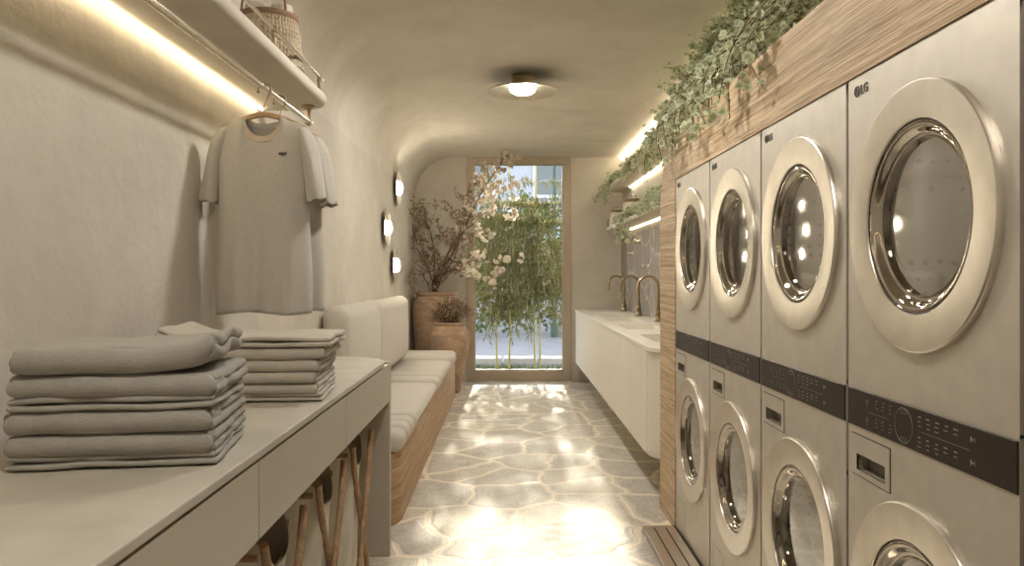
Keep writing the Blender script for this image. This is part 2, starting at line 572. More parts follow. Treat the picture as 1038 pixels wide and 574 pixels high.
# the tall glass door
dr = link(bpy.data.objects.new('door_1', None)); dr.location = ((DX0 + DX1) / 2, YB, 0); dr['kind'] = 'structure'
bm = new()
g = dict(x0=-.445, x1=.732, z0=.135, z1=2.872)
y0, y1 = YB - .02, YB + .10
box(bm, DX0, g['x0'], y0, y1, 0, H, .004); box(bm, g['x1'], DX1, y0, y1, 0, H, .004)
box(bm, g['x0'], g['x1'], y0, y1, 0, g['z0'], .004); box(bm, g['x0'], g['x1'], y0, y1, g['z1'], H, .004)
obj('door_frame', bm, 'frame', dr)
bm = new()
s = .012
box(bm, g['x0'], g['x0'] + s, y0 + .02, y1 - .02, g['z0'], g['z1']); box(bm, g['x1'] - s, g['x1'], y0 + .02, y1 - .02, g['z0'], g['z1'])
box(bm, g['x0'], g['x1'], y0 + .02, y1 - .02, g['z1'] - s, g['z1']); box(bm, g['x0'], g['x1'], y0 + .02, y1 - .02, g['z0'], g['z0'] + s)
obj('glazing_bead', bm, 'frame', dr)
bm = new()
v = [bm.verts.new(p) for p in ((g['x0'], YB + .04, g['z0']), (g['x1'], YB + .04, g['z0']), (g['x1'], YB + .04, g['z1']), (g['x0'], YB + .04, g['z1']))]
bm.faces.new(v)
obj('glass', bm, 'glass', dr, 0)
# stone slab behind the sinks
bm = new(); box(bm, XR - .015, XR, 4.57, YB, .9, 1.97); struct('trim_1', bm, 'marble', None, 0)

# ------------------------------------------------------------------ ceiling and wall lamps
def lamp_parts(root, o, ax, dia, globe_r, gm, d0=.075, dp=1.0, fl=.5):
    """shallow dish with a lit globe at its middle; ax points from the mount into the room"""
    rot = Vector((0, 0, 1)).rotation_difference(ax).to_matrix().to_4x4()
    M4 = Matrix.Translation(o) @ rot
    r = dia / 2
    b = new(); lathe(b, [(0, 0), (r * .33, 0), (r * .33, .012), (r * .30, .016), (r * .30, d0 + .004), (0, d0 + .004)], n=32)
    m2 = new(); merge(m2, b, M4); obj('mount', m2, 'brass', root)
    b = new()
    lathe(b, [(0, d0), (r * .35, d0 + .004 * dp), (r * .7, d0 + .022 * dp), (r * .92, d0 + .048 * dp), (r, d0 + .063 * dp), (r * 1.0, d0 + .063 * dp + .004), (r * .91, d0 + .050 * dp + .004), (r * .7, d0 + .024 * dp + .006), (r * .35, d0 + .006 * dp + .006), (0, d0 + .008)], n=48)
    m2 = new(); merge(m2, b, M4); obj('dish', m2, 'dish', root)
    b = new(); sphere(b, (0, 0, d0 + .010 + globe_r * fl * .45), globe_r, 28, 20, (1, 1, fl))
    for v in b.verts: v.co.z = max(v.co.z, d0 + .0095)
    m2 = new(); merge(m2, b, M4); obj('globe', m2, gm, root)

for i, (yy, lab) in enumerate(((5.93, 'lit champagne metal dish lamp on the ceiling in front of the glass door'),
                               (3.3, 'lit dish lamp on the ceiling above the folded cloth stacks'),
                               (.75, 'added unseen dish lamp for fill light on the ceiling by the added roof light'))):  # third lamp is added out of view to light the near end
    t = thing('ceiling_lamp', lab, 'ceiling lamp', (.115, yy, H), 'ceiling dish lamps')
    lamp_parts(t, Vector((.115, yy, H)), Vector((0, 0, -1)), .55, .098, 'globe', .08, .75, .45)
for yy, zz, lab in ((8.27, 2.345, 'topmost of the three lit dish lamps on the left wall'),
                    (7.5, 1.87, 'middle of the three lit dish lamps on the left wall, nearest to the hanging shirts'),
                    (8.05, 1.505, 'lowest of the three lit dish lamps on the left wall, above the bench cushions')):
    t = thing('wall_lamp', lab, 'wall lamp', (XL, yy, zz), 'wall dish lamps')
    lamp_parts(t, Vector((XL, yy, zz)), Vector((1, 0, 0)), .375, .072, 'globe2', .022, .28, .5)

# ------------------------------------------------------------------ left shelf with rail, rod, light
SX = -.87           # shelf front
t = thing('wall_shelf', 'thick cream wall shelf with rounded end above the hanging shirts', 'shelf', ((XL + SX) / 2, 2.2, 2.215))
bm = new()
poly = [(XL, -1.2), (SX, -1.2), (SX, 3.62)] + arc(SX - .17, 3.62, .17, 0, 90, 8)[1:] + [(XL, 3.79)]
prism(bm, poly, 2.215, 2.275, 'Z', .026, 5); obj('board', bm, 'shelf', t)
bm = new(); tube(bm, [(SX - .03, -1.1, 2.345), (SX - .03, 3.68, 2.345)], .0075, 12); obj('gallery_rail', bm, 'brushed', t)
for yy in (.4, 1.25, 2.1, 2.93, 3.62):
    bm = new()
    lathe(bm, [(.013, 2.275), (.013, 2.281), (.0075, 2.284), (.0075, 2.318), (.011, 2.322), (.011, 2.33), (.008, 2.334), (.011, 2.34), (.012, 2.352), (.009, 2.361), (0, 2.363)], (SX - .03, yy, 0), n=14)
    obj('rail_post', bm, 'brass', t)
bm = new(); box(bm, XL + .022, XL + .034, -1.1, 3.72, 2.206, 2.215); obj('light_strip', bm, 'led', t, 0)

RX, RZ = -.963, 2.14
t = thing('clothes_rod', 'long brushed metal clothes rod slung under the left shelf', 'clothes rail', (RX, 2.2, RZ))
bm = new(); tube(bm, [(RX, -1.0, RZ), (RX, 3.70, RZ)], .012, 14); obj('rod', bm, 'brushed', t)
for yy in (-.6, 1.55, 3.66):
    bm = new()
    lathe(bm, [(0, 2.215), (.034, 2.215), (.034, 2.207), (.025, 2.203), (.014, 2.194), (.010, 2.175), (.010, 2.158), (.016, 2.15), (.0165, 2.128), (.010, 2.12), (0, 2.118)], (RX, yy, 0), n=18)
    obj('bracket', bm, 'brass', t)

# ------------------------------------------------------------------ hangers and shirts
def hanger(y, lab, turn=0, dx=0):
    t = thing('coat_hanger', lab, 'coat hanger', (RX, y, RZ - .13), 'wooden hangers on the rod')
    bm = new()
    hk = []
    for k in range(13):
        a = radians(-35 + 215 * k / 12)      # over the rod
        hk.append(Vector((RX - cos(a) * .026 * -1, y, RZ - .004 + sin(a) * .024 + 0.0)))
    hk = [Vector((RX + .026 * cos(radians(200 - 240 * k / 14)), y + .004 * sin(k), RZ - .0 + .0245 * sin(radians(200 - 240 * k / 14)) - .008)) for k in range(15)]
    hk += [Vector((RX + .006, y, RZ - .05)), Vector((RX, y, RZ - .075)), Vector((RX, y, RZ - .105))]
    tube(bm, smooth_path(hk, 2), .0032, 8)
    sphere(bm, hk[0], .006, 10, 6)
    obj('hook', bm, 'brass', t)
    bm = new()
    pts = []
    for k in range(17):
        u = -1 + k / 8
        pts.append((RX + u * .165, y, RZ - .105 - .055 * abs(u) ** 1.5))
    pts = [Vector(p) for p in pts]
    rings = []
    for i, p in enumerate(pts):
        u = abs(-1 + i / 8)
        hh, ww = .011 - .003 * u, .010
        rings.append([bm.verts.new(p + Vector((0, ww * a, hh * b))) for a, b in ((-1, -.6), (-.6, -1), (.6, -1), (1, -.6), (1, .6), (.6, 1), (-.6, 1), (-1, .6))])
    for a, b in zip(rings, rings[1:]):
        for k in range(8): bm.faces.new([a[k], a[(k + 1) % 8], b[(k + 1) % 8], b[k]])
    bm.faces.new(rings[0]); bm.faces.new(rings[-1][::-1])
    obj('shoulder_bar', bm, 'hangerwood', t)
    return t

def shirt(y, lab, seed, emblem=True):
    top = RZ - .105
    t = thing('hanging_shirt', lab, 'shirt', (RX, y, top - .78), 'heather shirts on hangers')
    rr = random.Random(seed)
    hem = top - .785
    NU, NV = 40, 44
    un = .44           # neck half width fraction
    W0 = .178
    ph = [rr.uniform(0, 6.28) for _ in range(5)]
    def width(v):
        return W0 + .012 * (1 - v) + (.004 * sin(v * 9)) - (.012 * max(0, v - .9) / .1)
    def ztop(u, front):
        a = abs(u)
        sh = top + .012 - .052 * a ** 1.3
        if a < un:
            q = (a / un)
            dip = (.088 if front else .03) * sqrt(max(0, 1 - q ** 2.3))
            return (top + .012 - .052 * un ** 1.3) - dip
        return sh
    def surf(u, v, sgn):
        zt = ztop(u, sgn < 0)
        z = hem + v * (zt - hem)
        x = RX + u * width(v)
        e = (1 - abs(u) ** 2.6)
        D = .072 - .05 * max(0, (v - .72) / .28) ** 1.4
        if v > .97 and abs(u) >= un: D *= max(0, (1 - v) / .03)
        f = (1 - v) ** .8
        wav = f * (.016 * sin(5.5 * u + ph[0] + .6 * v) + .008 * sin(12 * u + ph[1] - v * 2)) * e
        y_ = y + sgn * (D * e ** .5) + wav
        z += (1 - v) * .006 * sin(4 * u + ph[2])
        y_ += .004 * mnoise.noise(Vector((u * 4, v * 6, seed + sgn)))
        return Vector((x, y_, z))
    bm = new()
    for sgn in (-1, 1):
        gr = [[bm.verts.new(surf(-1 + 2 * i / NU, j / NV, sgn)) for i in range(NU + 1)] for j in range(NV + 1)]
        for j in range(NV):
            for i in range(NU):
                bm.faces.new([gr[j][i], gr[j][i + 1], gr[j + 1][i + 1], gr[j + 1][i]])
    bmesh.ops.remove_doubles(bm, verts=bm.verts[:], dist=.0012)
    o = obj('body', bm, 'shirt', t, 60)
    so = o.modifiers.new('thickness', 'SOLIDIFY'); so.thickness = .003
    # sleeves
    for s in (-1, 1):
        bm = new()
        fwd = -.022 if s > 0 else .01
        path = [(s * .138, top - .062, .0), (s * .160, top - .085, .0), (s * .182, top - .15, .3 * fwd), (s * .203, top - .26, .8 * fwd), (s * .217, top - .345, fwd)]
        pp = smooth_path([(RX + a, y + c, b) for a, b, c in path], 6)
        n = 28
        rings = []
        for i, p in enumerate(pp):
            k = i / (len(pp) - 1)
            tdir = (pp[min(i + 1, len(pp) - 1)] - pp[max(i - 1, 0)]).normalized()
            side = Vector((tdir.z, 0, -tdir.x)) * 1.0
            side.normalize()
            rx = .018 + .016 * min(1, k * 2.2) + .002 * k
            ry = .022 + .036 * min(1, k * 2.2)
            ring = []
            for q in range(n):
                a = 2 * pi * q / n
                wv = 1 + .10 * k * sin(3 * a + ph[3] + 5 * k) + .07 * k * sin(5 * a + ph[4])
                off = Vector((0, 0, 0))
                if i >= len(pp) - 2: off = Vector((0, 0, .004 * sin(5 * a + ph[1])))
                ring.append(bm.verts.new(p + side * (rx * cos(a) * wv) + Vector((0, 1, 0)) * (ry * sin(a) * wv) + off))
            rings.append(ring)
        for a, b in zip(rings, rings[1:]):
            for q in range(n): bm.faces.new([a[q], a[(q + 1) % n], b[(q + 1) % n], b[q]])
        so = obj('sleeve', bm, 'shirt', t, 70).modifiers.new('thickness', 'SOLIDIFY'); so.thickness = .003
    # collar band
    bm = new()
    loop = []
    m = 26
    for i in range(m + 1):
        u = -un + 2 * un * i / m; loop.append(surf(u, 1.0, -1) + Vector((0, -.003, 0)))
    for i in range(1, m):
        u = un - 2 * un * i / m; loop.append(surf(u, 1.0, 1) + Vector((0, .003, 0)))
    rings = []
    N = len(loop)
    for i, p in enumerate(loop):
        outd = (p - Vector((RX, y, p.z + .05))); outd.y *= .4; outd.normalize()
        front = Vector((0, -1 if i <= m else 1, 0))
        rings.append([bm.verts.new(p + d) for d in (front * .003 - outd * .004, front * .004 + outd * .021, -front * .001 + outd * .021, -front * .001 - outd * .004)])
    for i in range(N):
        a, b = rings[i], rings[(i + 1) % N]
        for q in range(4): bm.faces.new([a[q], a[(q + 1) % 4], b[(q + 1) % 4], b[q]])
    obj('collar', bm, 'shirttrim', t, 50)
    if emblem:
        bm = new()
        c = surf(.50, .80, -1) + Vector((0, -.006, 0))
        out = [(-.016, -.002), (-.012, .005), (-.006, .003), (0, .006), (.004, .002), (.010, .003), (.014, .007), (.016, .004), (.012, -.001), (.016, -.005), (.009, -.004), (.003, -.006), (-.004, -.004), (-.01, -.006)]
        prism(bm, [(c.x + a, c.z + b) for a, b in out], c.y - .003, c.y + .004, 'Y')
        obj('chest_emblem', bm, 'darkbadge', t, 0, label='small dark embroidered chest emblem')
    return t

hanger(3.0, 'wooden hanger with brass hook holding the front heather shirt')
hanger(3.2, 'wooden hanger behind the front shirt, holding the second shirt')
shirt(3.0, 'heather grey short sleeved shirt with dark chest emblem hanging in front', 3)
shirt(3.2, 'heather grey shirt hanging mostly hidden behind the front shirt', 11, False)

# ------------------------------------------------------------------ basket on the shelf
bc = Vector((-1.045, 3.32, 2.275))
t = thing('woven_basket', 'beige chunky woven basket with brown rim on the left shelf', 'basket', bc)
def braid(r, h, a, k):
    u = (a * 26 / (2 * pi)) % 1
    v = (h - bc.z) / .019 + abs(u - .5) * 1.3
    return r + .0065 * abs(sin(pi * v)) ** .7 * sin(pi * ((u * 2) % 1)) ** .5, h
bm = new()
pr = [(0.001, bc.z + .003)]
for k in range(85):
    q = k / 84
    pr.append((.124 - .008 * q - .012 * q * q + .003 * sin(q * 20) - (.012 if q < .05 else 0), bc.z + .008 + .205 * q))
pr += [(.096, bc.z + .213), (.095, bc.z + .05), (0.001, bc.z + .03)]
lathe(bm, pr, (bc.x, bc.y, 0), n=312, disp=lambda r, h, a, k: braid(r, h, a, k) if 2 < k < 85 else (r, h))
obj('body', bm, 'rope', t, 60)
bm = new()
lathe(bm, [(.098, bc.z + .206), (.112, bc.z + .204), (.1155, bc.z + .214), (.113, bc.z + .225), (.100, bc.z + .226), (.098, bc.z + .206)], (bc.x, bc.y, 0), n=60)
obj('rim', bm, 'leather', t)
bm = new()
tube(bm, smooth_path([(bc.x - .098, bc.y - .035, bc.z + .19), (bc.x - .085, bc.y - .03, bc.z + .30), (bc.x - .02, bc.y - .02, bc.z + .38), (bc.x + .06, bc.y - .03, bc.z + .31), (bc.x + .085, bc.y - .06, bc.z + .19)], 6), .0048, 8)
obj('handle', bm, 'leather', t)
for i, (dx, dy) in enumerate(((-.045, -.01), (.046, .012))):
    b = new()
    lathe(b, [(0, bc.z + .032), (.041, bc.z + .032), (.043, bc.z + .05), (.043, bc.z + .262), (.038, bc.z + .27), (.03, bc.z + .264), (.028, bc.z + .268), (.018, bc.z + .264), (.016, bc.z + .268), (0, bc.z + .266)], (bc.x + dx, bc.y + dy, 0), n=28)
    tag(obj('rolled_towel', b, 'roll'), ('left' if i == 0 else 'right') + ' white towel roll standing in the woven basket on the shelf', 'towel', 'rolled towels in the basket')

t.scale = (1.13,) * 3
for o_ in [q for q in COL.objects if q.name.startswith('rolled_towel')]:
    o_.location = bc + (o_.location - bc) * 1.13; o_.scale = (1.13,) * 3

# ------------------------------------------------------------------ left counter
CT = .99; CX = -.583
t = thing('laundry_counter', 'long greige counter with drawers and end panel along the left wall', 'counter', ((XL + CX) / 2, 2.0, 0))
bm = new()
CE = 3.83
poly = [(XL + .001, -.6), (CX, -.6), (CX, CE - .26)] + arc(CX - .26, CE - .26, .26, 0, 90, 10)[1:] + [(XL + .001, CE)]
prism(bm, poly, CT - .022, CT, 'Z', .004, 2); obj('worktop', bm, 'counter', t)
bm = new(); box(bm, XL + .001, CX - .03, -.55, 3.74, .79, CT - .022); obj('carcass', bm, 'gap', t)
for a, b_ in ((-.18, .805), (.81, 1.788), (1.793, 2.752), (2.757, 3.765)):
    bm = new(); box(bm, CX - .024, CX - .004, a, b_, .775, CT - .029, .002); obj('drawer', bm, 'drawer', t)
bm = new(); box(bm, XL + .001, CX - .004, 3.77, 3.81, 0, CT - .022, .003); obj('end_panel', bm, 'drawer', t)
bm = new(); box(bm, XL + .001, CX - .026, -.55, 3.77, .775, .79); obj('bottom_board', bm, 'drawer', t)

# ------------------------------------------------------------------ folded cloth
def slab(bm, cx, cy, z, w, d, tk, seed, wav=.004, edge=.006, dip=None, nx=34, ny=26):
    """soft flat pad with rounded rim, gently uneven"""
    def ax(n, half, r):
        m = 6
        ins = [half - r * (1 - sin(pi / 2 * k / m)) for k in range(m + 1)]
        inner = [-(half - r) + 2 * (half - r) * k / n for k in range(1, n)]
        return [-q for q in ins[::-1]] + inner + ins
    r = tk * .5
    xs, ys = ax(nx, w / 2, r), ax(ny, d / 2, r)
    def pr(a, half):
        e = half - abs(a)
        return 1.0 if e >= r else sqrt(max(0, 1 - (1 - e / r) ** 2))
    tops, bots = [], []
    for j, yy in enumerate(ys):
        ta, ba = [], []
        for i, xx in enumerate(xs):
            q = min(pr(xx, w / 2), pr(yy, d / 2))
            ez = wav * mnoise.noise(Vector((xx * 9, yy * 9, seed * 3.1)))
            dx = edge * mnoise.noise(Vector((yy * 14, z * 30, seed + 5))) * (xx / (w / 2))
            dy = edge * mnoise.noise(Vector((xx * 11, z * 30, seed + 9))) * (yy / (d / 2))
            lift = dip(xx / (w / 2), yy / (d / 2)) if dip else 0
            bx, by, bz = cx + xx + dx, cy + yy + dy, z + tk / 2 + ez * .6 + lift
            vt = bm.verts.new((bx, by, bz + q * tk / 2 * (1 + .10 * mnoise.noise(Vector((xx * 22, yy * 22, seed))))))
            border = i in (0, len(xs) - 1) or j in (0, len(ys) - 1)
            vb = vt if border else bm.verts.new((bx, by, bz - q * tk / 2))
            ta.append(vt); ba.append(vb)
        tops.append(ta); bots.append(ba)
    for j in range(len(ys) - 1):
        for i in range(len(xs) - 1):
            bm.faces.new([tops[j][i], tops[j][i + 1], tops[j + 1][i + 1], tops[j + 1][i]])
            f = [bots[j][i], bots[j + 1][i], bots[j + 1][i + 1], bots[j][i + 1]]
            try: bm.faces.new(f)
            except ValueError: pass

def cloth(kind, w, d, tk, seed, dip=None, wav=.004):
    bm = new()
    rr = random.Random(seed)
    if kind == 'fold':                  # fat fold at the front, two rolled edges at the side
        slab(bm, 0, .004, 0, w, d, tk * .53, seed, wav, .008, dip)
        slab(bm, rr.uniform(-.004, .004), .004, tk * .48, w - .004, d, tk * .53, seed + 1, wav, .008, dip)
        slab(bm, 0, -d / 2 + .032, tk * .01, w - .010, .095, tk * .98, seed + 2, wav, .006, (lambda u, v: dip(u, -1)) if dip else None, 34, 10)
    else:                               # open edge: thin flaps with a gap
        slab(bm, 0, 0, 0, w, d, tk * .42, seed, .012, .012, dip)
        slab(bm, rr.uniform(-.006, .006), .006, tk * .50, w - .008, d - .006, tk * .46, seed + 3, .010, .010, dip)
        slab(bm, 0, .02, tk * .2, w - .035, d - .05, tk * .6, seed + 4, .004, .006, dip)
    return bm

def stack(cx, cy, rot, layers, mname, names, group):
    z = CT
    for i, (kind, w, d, tk, dip, wv) in enumerate(layers):
        bm = cloth(kind, w, d, tk, i * 7 + int(cx * 100), dip, wv)
        zmin = min(v.co.z for v in bm.verts)
        o = obj('folded_towel', bm, mname, None, 60)
        base = o.location.copy()
        o.location = (cx + R.uniform(-.006, .006), cy + R.uniform(-.006, .006), z + (.0005 if i else .001))
        o.rotation_euler = (0, 0, radians(rot + R.uniform(-1.2, 1.2)))
        tag(o, names[i], 'folded towel', group)
        z += tk * (1.0 if kind == 'fold' else .96)

sw = .42
def crest(u, v):                        # the top one rises and ruffles at its right end
    return .016 * max(0, u) ** 2 + .022 * max(0, (u - .7) / .3) ** 2 * (0.6 + .4 * sin(v * 5))
st = 'grey waffle towel in the near stack on the counter, '
stack(-.858, 1.765, 9, [('open', sw, .325, .026, None, .004), ('fold', sw, .325, .046, None, .004), ('fold', sw, .325, .050, None, .005),
                         ('open', sw - .005, .32, .028, None, .004), ('fold', sw, .325, .047, None, .005), ('fold', sw - .012, .325, .056, crest, .008)], 'towel',
      [st + 'thin one at the very bottom', st + 'second from the bottom', st + 'third from the bottom', st + 'thin one fourth from the bottom',
       st + 'second from the top', st + 'topmost with ruffled end'], 'near stack of grey towels')
def curl(u, v):
    return .035 * max(0, (-u - .45) / .55) ** 2
s2 = 'pale towel in the far stack behind the grey one, '
stack(-.852, 2.60, 4, [('open', .47, .33, .024, None, .003), ('fold', .465, .33, .036, None, .003), ('fold', .46, .33, .036, None, .004),
                          ('fold', .465, .32, .038, None, .004), ('fold', .50, .32, .040, lambda u, v: .006 * u * u, .006), ('open', .55, .33, .032, curl, .008)], 'towel2',
      [s2 + 'thin one at the very bottom', s2 + 'second from the bottom', s2 + 'third from the bottom', s2 + 'third from the top',
       s2 + 'second from the top', s2 + 'topmost with curled left edge'], 'far stack of pale towels')

# ------------------------------------------------------------------ laundry hampers under the counter
def hamper(yc, lab):
    XF, XB, L, HT = -.645, -1.10, .37, .685
    t = thing('laundry_hamper', lab, 'laundry hamper', ((XF + XB) / 2, yc, 0), 'cloth hampers under the counter')
    def bag(inset, z0, sag_extra=0):
        bm = new(); n = 64; rows = 22
        rings = []
        for j in range(rows + 1):
            q = j / rows
            ring = []
            for i in range(n):
                a = 2 * pi * i / n
                ca, sa = cos(a), sin(a)
                sq = (abs(ca) ** 3.2 + abs(sa) ** 3.2) ** (-1 / 3.2)
                tp = .86 + .14 * q
                wob = 1 + .035 * (1 - abs(q - .5)) * sin(9 * a + 2 * yc) * (1 - .3 * q) + .02 * sin(4 * a + 5 * q)
                x = (XF + XB) / 2 + ((XF - XB) / 2 - inset) * ca * sq * tp * wob
                yv = yc + (L / 2 - inset) * sa * sq * tp * wob
                mm = min(1, min(abs(ca * sq), abs(sa * sq)) / .8)
                sag = (.125 if abs(ca * sq) > abs(sa * sq) else .05) * (1 - mm ** 2) * q ** 6
                ring.append(bm.verts.new((x, yv, z0 + (HT - z0) * q - sag)))
            rings.append(ring)
        for a, b in zip(rings, rings[1:]):
            for i in range(n): bm.faces.new([a[i], a[(i + 1) % n], b[(i + 1) % n], b[i]])
        bm.faces.new(rings[0][::-1])
        return bm
    obj('bag', bag(.012, .055), 'bag', t, 60)
    obj('lining', bag(.020, .075), 'baglin', t, 60)
    for xs in (XF, XB):
        for s in (-1, 1):
            off = .012 * s if xs == XF else -.012 * s
            pts = [(xs + off * .6, yc + s * (L / 2 - .012), HT - .005), (xs + off, yc + s * L * .24, HT * .76), (xs + off, yc - s * L * .0, HT * .54), (xs + off, yc - s * L * .28, HT * .27), (xs + off, yc - s * L * .45, .085), (xs + off, yc - s * L * .47, .013)]
            bm = new(); tube(bm, smooth_path(pts, 6), .0125, 10); obj('leg', bm, 'stick', t)
    for s in (-1, 1):
        bm = new(); tube(bm, [(XF - .03, yc + s * (L / 2 - .034), HT - .05), (XB + .004, yc + s * (L / 2 - .034), HT - .05)], .010, 10); obj('top_bar', bm, 'stick', t)
        bm = new(); tube(bm, [(XF + .012, yc + s * L * .47, .013), (XB + .012, yc + s * L * .47, .013)], .012, 10); obj('bottom_bar', bm, 'stick', t)
    return t
hamper(3.36, 'cream cloth hamper on crossed wooden legs, farthest under the counter by the end panel')
hamper(2.78, 'cream cloth hamper on crossed wooden legs, between the two others under the counter')
hamper(2.20, 'cream cloth hamper on crossed wooden legs, nearest one under the counter')

# ------------------------------------------------------------------ bench
BX = -.607
t = thing('bench', 'oak bench base with rounded near corner along the left wall', 'bench', ((XL + BX) / 2, 6.5, 0))
bm = new()
poly = [(XL + .001, 4.14), (BX - .22, 4.14)] + arc(BX - .22, 4.36, .22, -90, 0, 10)[1:] + [(BX, 8.68), (XL + .001, 8.68)]
prism(bm, poly, 0, .405, 'Z', .006, 2); obj('base', bm, 'bench', t)

def pad(bm, x0, x1, y0, y1, z0, z1, r, puff=.02, seg=5):
    b = bmesh.new()
    bmesh.ops.create_cube(b, size=1)
    for v in b.verts: v.co = Vector((v.co.x * (x1 - x0), v.co.y * (y1 - y0), v.co.z * (z1 - z0)))
    bmesh.ops.subdivide_edges(b, edges=b.edges[:], cuts=7, use_grid_fill=True)
    hx, hy, hz = (x1 - x0) / 2, (y1 - y0) / 2, (z1 - z0) / 2
    for v in b.verts:
        c = v.co
        q = Vector((max(-hx + r, min(hx - r, c.x)), max(-hy + r, min(hy - r, c.y)), max(-hz + r, min(hz - r, c.z))))
        d = c - q
        if d.length > 1e-6:
            v.co = q + d.normalized() * r
        k = (1 - (q.x / hx) ** 2) * (1 - (q.y / hy) ** 2)
        kx = (1 - (q.z / hz) ** 2) * (1 - (q.y / hy) ** 2)
        if hz < hx: v.co.z += puff * k * (1 if c.z > 0 else 0)
        else: v.co.x += puff * kx * (1 if c.x > 0 else 0)
    merge(bm, b, Matrix.Translation(((x0 + x1) / 2, (y0 + y1) / 2, (z0 + z1) / 2)))
    return bm

def rpad(bm, x0, x1, y0, y1, z0, z1, r, puff=0.0):
    """pad with proper round edges: fine grid mapped onto a rounded box"""
    hx, hy, hz = (x1 - x0) / 2, (y1 - y0) / 2, (z1 - z0) / 2
    r = min(r, hx * .98, hy * .98, hz * .98)
    def ticks(h):
        m = 5
        a = [h - r + r * math.tan(pi / 4 * k / m) for k in range(1, m + 1)]
        nn = 8
        return [-q for q in a[::-1]] + [-(h - r) + 2 * (h - r) * k / nn for k in range(nn + 1)] + a
    tx, ty, tz = ticks(hx), ticks(hy), ticks(hz)
    cache = {}
    C = Vector(((x0 + x1) / 2, (y0 + y1) / 2, (z0 + z1) / 2))
    def vert(x, y, z):
        key = (round(x, 5), round(y, 5), round(z, 5))
        if key in cache: return cache[key]
        c = Vector((x, y, z))
        q = Vector((max(-hx + r, min(hx - r, x)), max(-hy + r, min(hy - r, y)), max(-hz + r, min(hz - r, z))))
        d = c - q
        p = q + d.normalized() * r if d.length > 1e-7 else c
        if puff:
            if hz <= hx: p.z += puff * (1 - (x / hx) ** 2) * (1 - (y / hy) ** 2) * (z > 0)
            else: p.x += puff * (1 - (z / hz) ** 2) * (1 - (y / hy) ** 2) * (x > 0)
        cache[key] = bm.verts.new(C + p); return cache[key]
    for (A, B, f) in ((ty, tz, lambda a, b, s: vert(s * hx, a, b)), (tx, tz, lambda a, b, s: vert(a, s * hy, b)), (tx, ty, lambda a, b, s: vert(a, b, s * hz))):
        for s in (-1, 1):
            for i in range(len(A) - 1):
                for j in range(len(B) - 1):
                    vs = [f(A[i], B[j], s), f(A[i + 1], B[j], s), f(A[i + 1], B[j + 1], s), f(A[i], B[j + 1], s)]
                    if len(set(vs)) == 4:
                        try: bm.faces.new(vs)
                        except ValueError: pass
    return bm

def seat(y0, ribs, rw, y1, lab):
    t = thing('seat_cushion', lab, 'cushion', ((XL + BX) / 2, (y0 + y1) / 2, .405), 'bench seat cushions')
    y = y0
    for k in range(ribs):
        bm = new(); rpad(bm, XL + .06, BX + .022, y, y + rw, .405, .525 + (.004 if k % 2 else 0), .05)
        obj('channel_roll', bm, 'cushion', t, 60)
        y += rw - .004
    bm = new(); rpad(bm, XL + .06, BX + .012, y, y1, .405, .50, .045, .035)
    obj('pad', bm, 'cushion', t, 60)
    return t
seat(4.22, 4, .19, 6.38, 'linen seat cushion with four channel rolls on the near half of the bench')
seat(6.39, 2, .25, 8.02, 'linen seat cushion with two channel rolls on the far half of the bench')
bm = new(); rpad(bm, XL + .06, BX + .022, 8.03, 8.66, .405, .545, .06, .01)
tag(obj('bolster', bm, 'cushion', None, 60), 'long raised linen bolster at the far end of the bench by the vases', 'cushion')
def backc(y0, y1, z1, lab):
    bm = new(); rpad(bm, XL + .012, -1.045, y0, y1, .54, z1, .088, .06)
    tag(obj('back_cushion', bm, 'cushion', None, 60), lab, 'cushion', 'bench back cushions')
backc(4.92, 6.24, 1.195, 'upright linen back cushion on the bench, the one nearest the counter')
backc(6.29, 8.0, 1.185, 'upright linen back cushion on the bench, the one nearest the terracotta vases')

# ------------------------------------------------------------------ vases and dry plants
V1 = Vector((-.91, 9.66, 0)); V2 = Vector((-.70, 9.07, 0))
bm = new()
lathe(bm, [(0, 0), (.19, 0), (.20, .02), (.25, .35), (.30, .75), (.31, .95), (.29, 1.06), (.258, 1.12), (.25, 1.135), (.265, 1.155), (.267, 1.185), (.25, 1.19), (.23, 1.17), (.23, 1.1), (.26, .95), (.2, .2), (0, .15)], V1, n=56)
tag(obj('clay_vase', bm, 'clay'), 'big weathered terracotta vase holding the blossom branches in the corner', 'vase', 'terracotta vases')
bm = new()
lathe(bm, [(0, 0), (.12, 0), (.13, .015), (.165, .2), (.215, .45), (.243, .60), (.24, .70), (.205, .77), (.175, .795), (.172, .805), (.185, .82), (.185, .835), (.17, .838), (.155, .82), (.155, .78), (.2, .65), (.14, .2), (0, .12)], V2, n=56)
tag(obj('clay_vase', bm, 'clay'), 'smaller terracotta vase with dry twigs in front of the big vase', 'vase', 'terracotta vases')

# blossom branches
rb = random.Random(21)
t = thing('blossom_branches', 'tall bare branches with cream blossoms standing in the big vase', 'branches', (V1.x, V1.y, 1.0))
bmB = new(); bmP = new(); layP = bmP.loops.layers.float_color.new('leaf')
bmU = new(); layU = bmU.loops.layers.float_color.new('leaf')
def flower(p, size):
    ax = (rvec(rb) + Vector((0, -.7, .1))).normalized()
    u = ax.orthogonal().normalized(); w = ax.cross(u)
    for k in range(6):
        a = 2 * pi * k / 6 + rb.uniform(-.2, .2)
        d = (u * cos(a) + w * sin(a)) + ax * rb.uniform(.2, .7)
        add_leaf(bmP, layP, p, d, ax, size * rb.uniform(.85, 1.15), size * .85, rb.random(), .2, 7)
def budc(p, size):
    for k in range(3):
        add_leaf(bmU, layU, p, rvec(rb) + Vector((0, 0, .4)), rvec(rb), size, size * .6, rb.random())
def clampb(p):
    p.y = min(9.98, p.y); p.x = max(XL + .05, p.x); p.z = min(2.88, p.z); return p
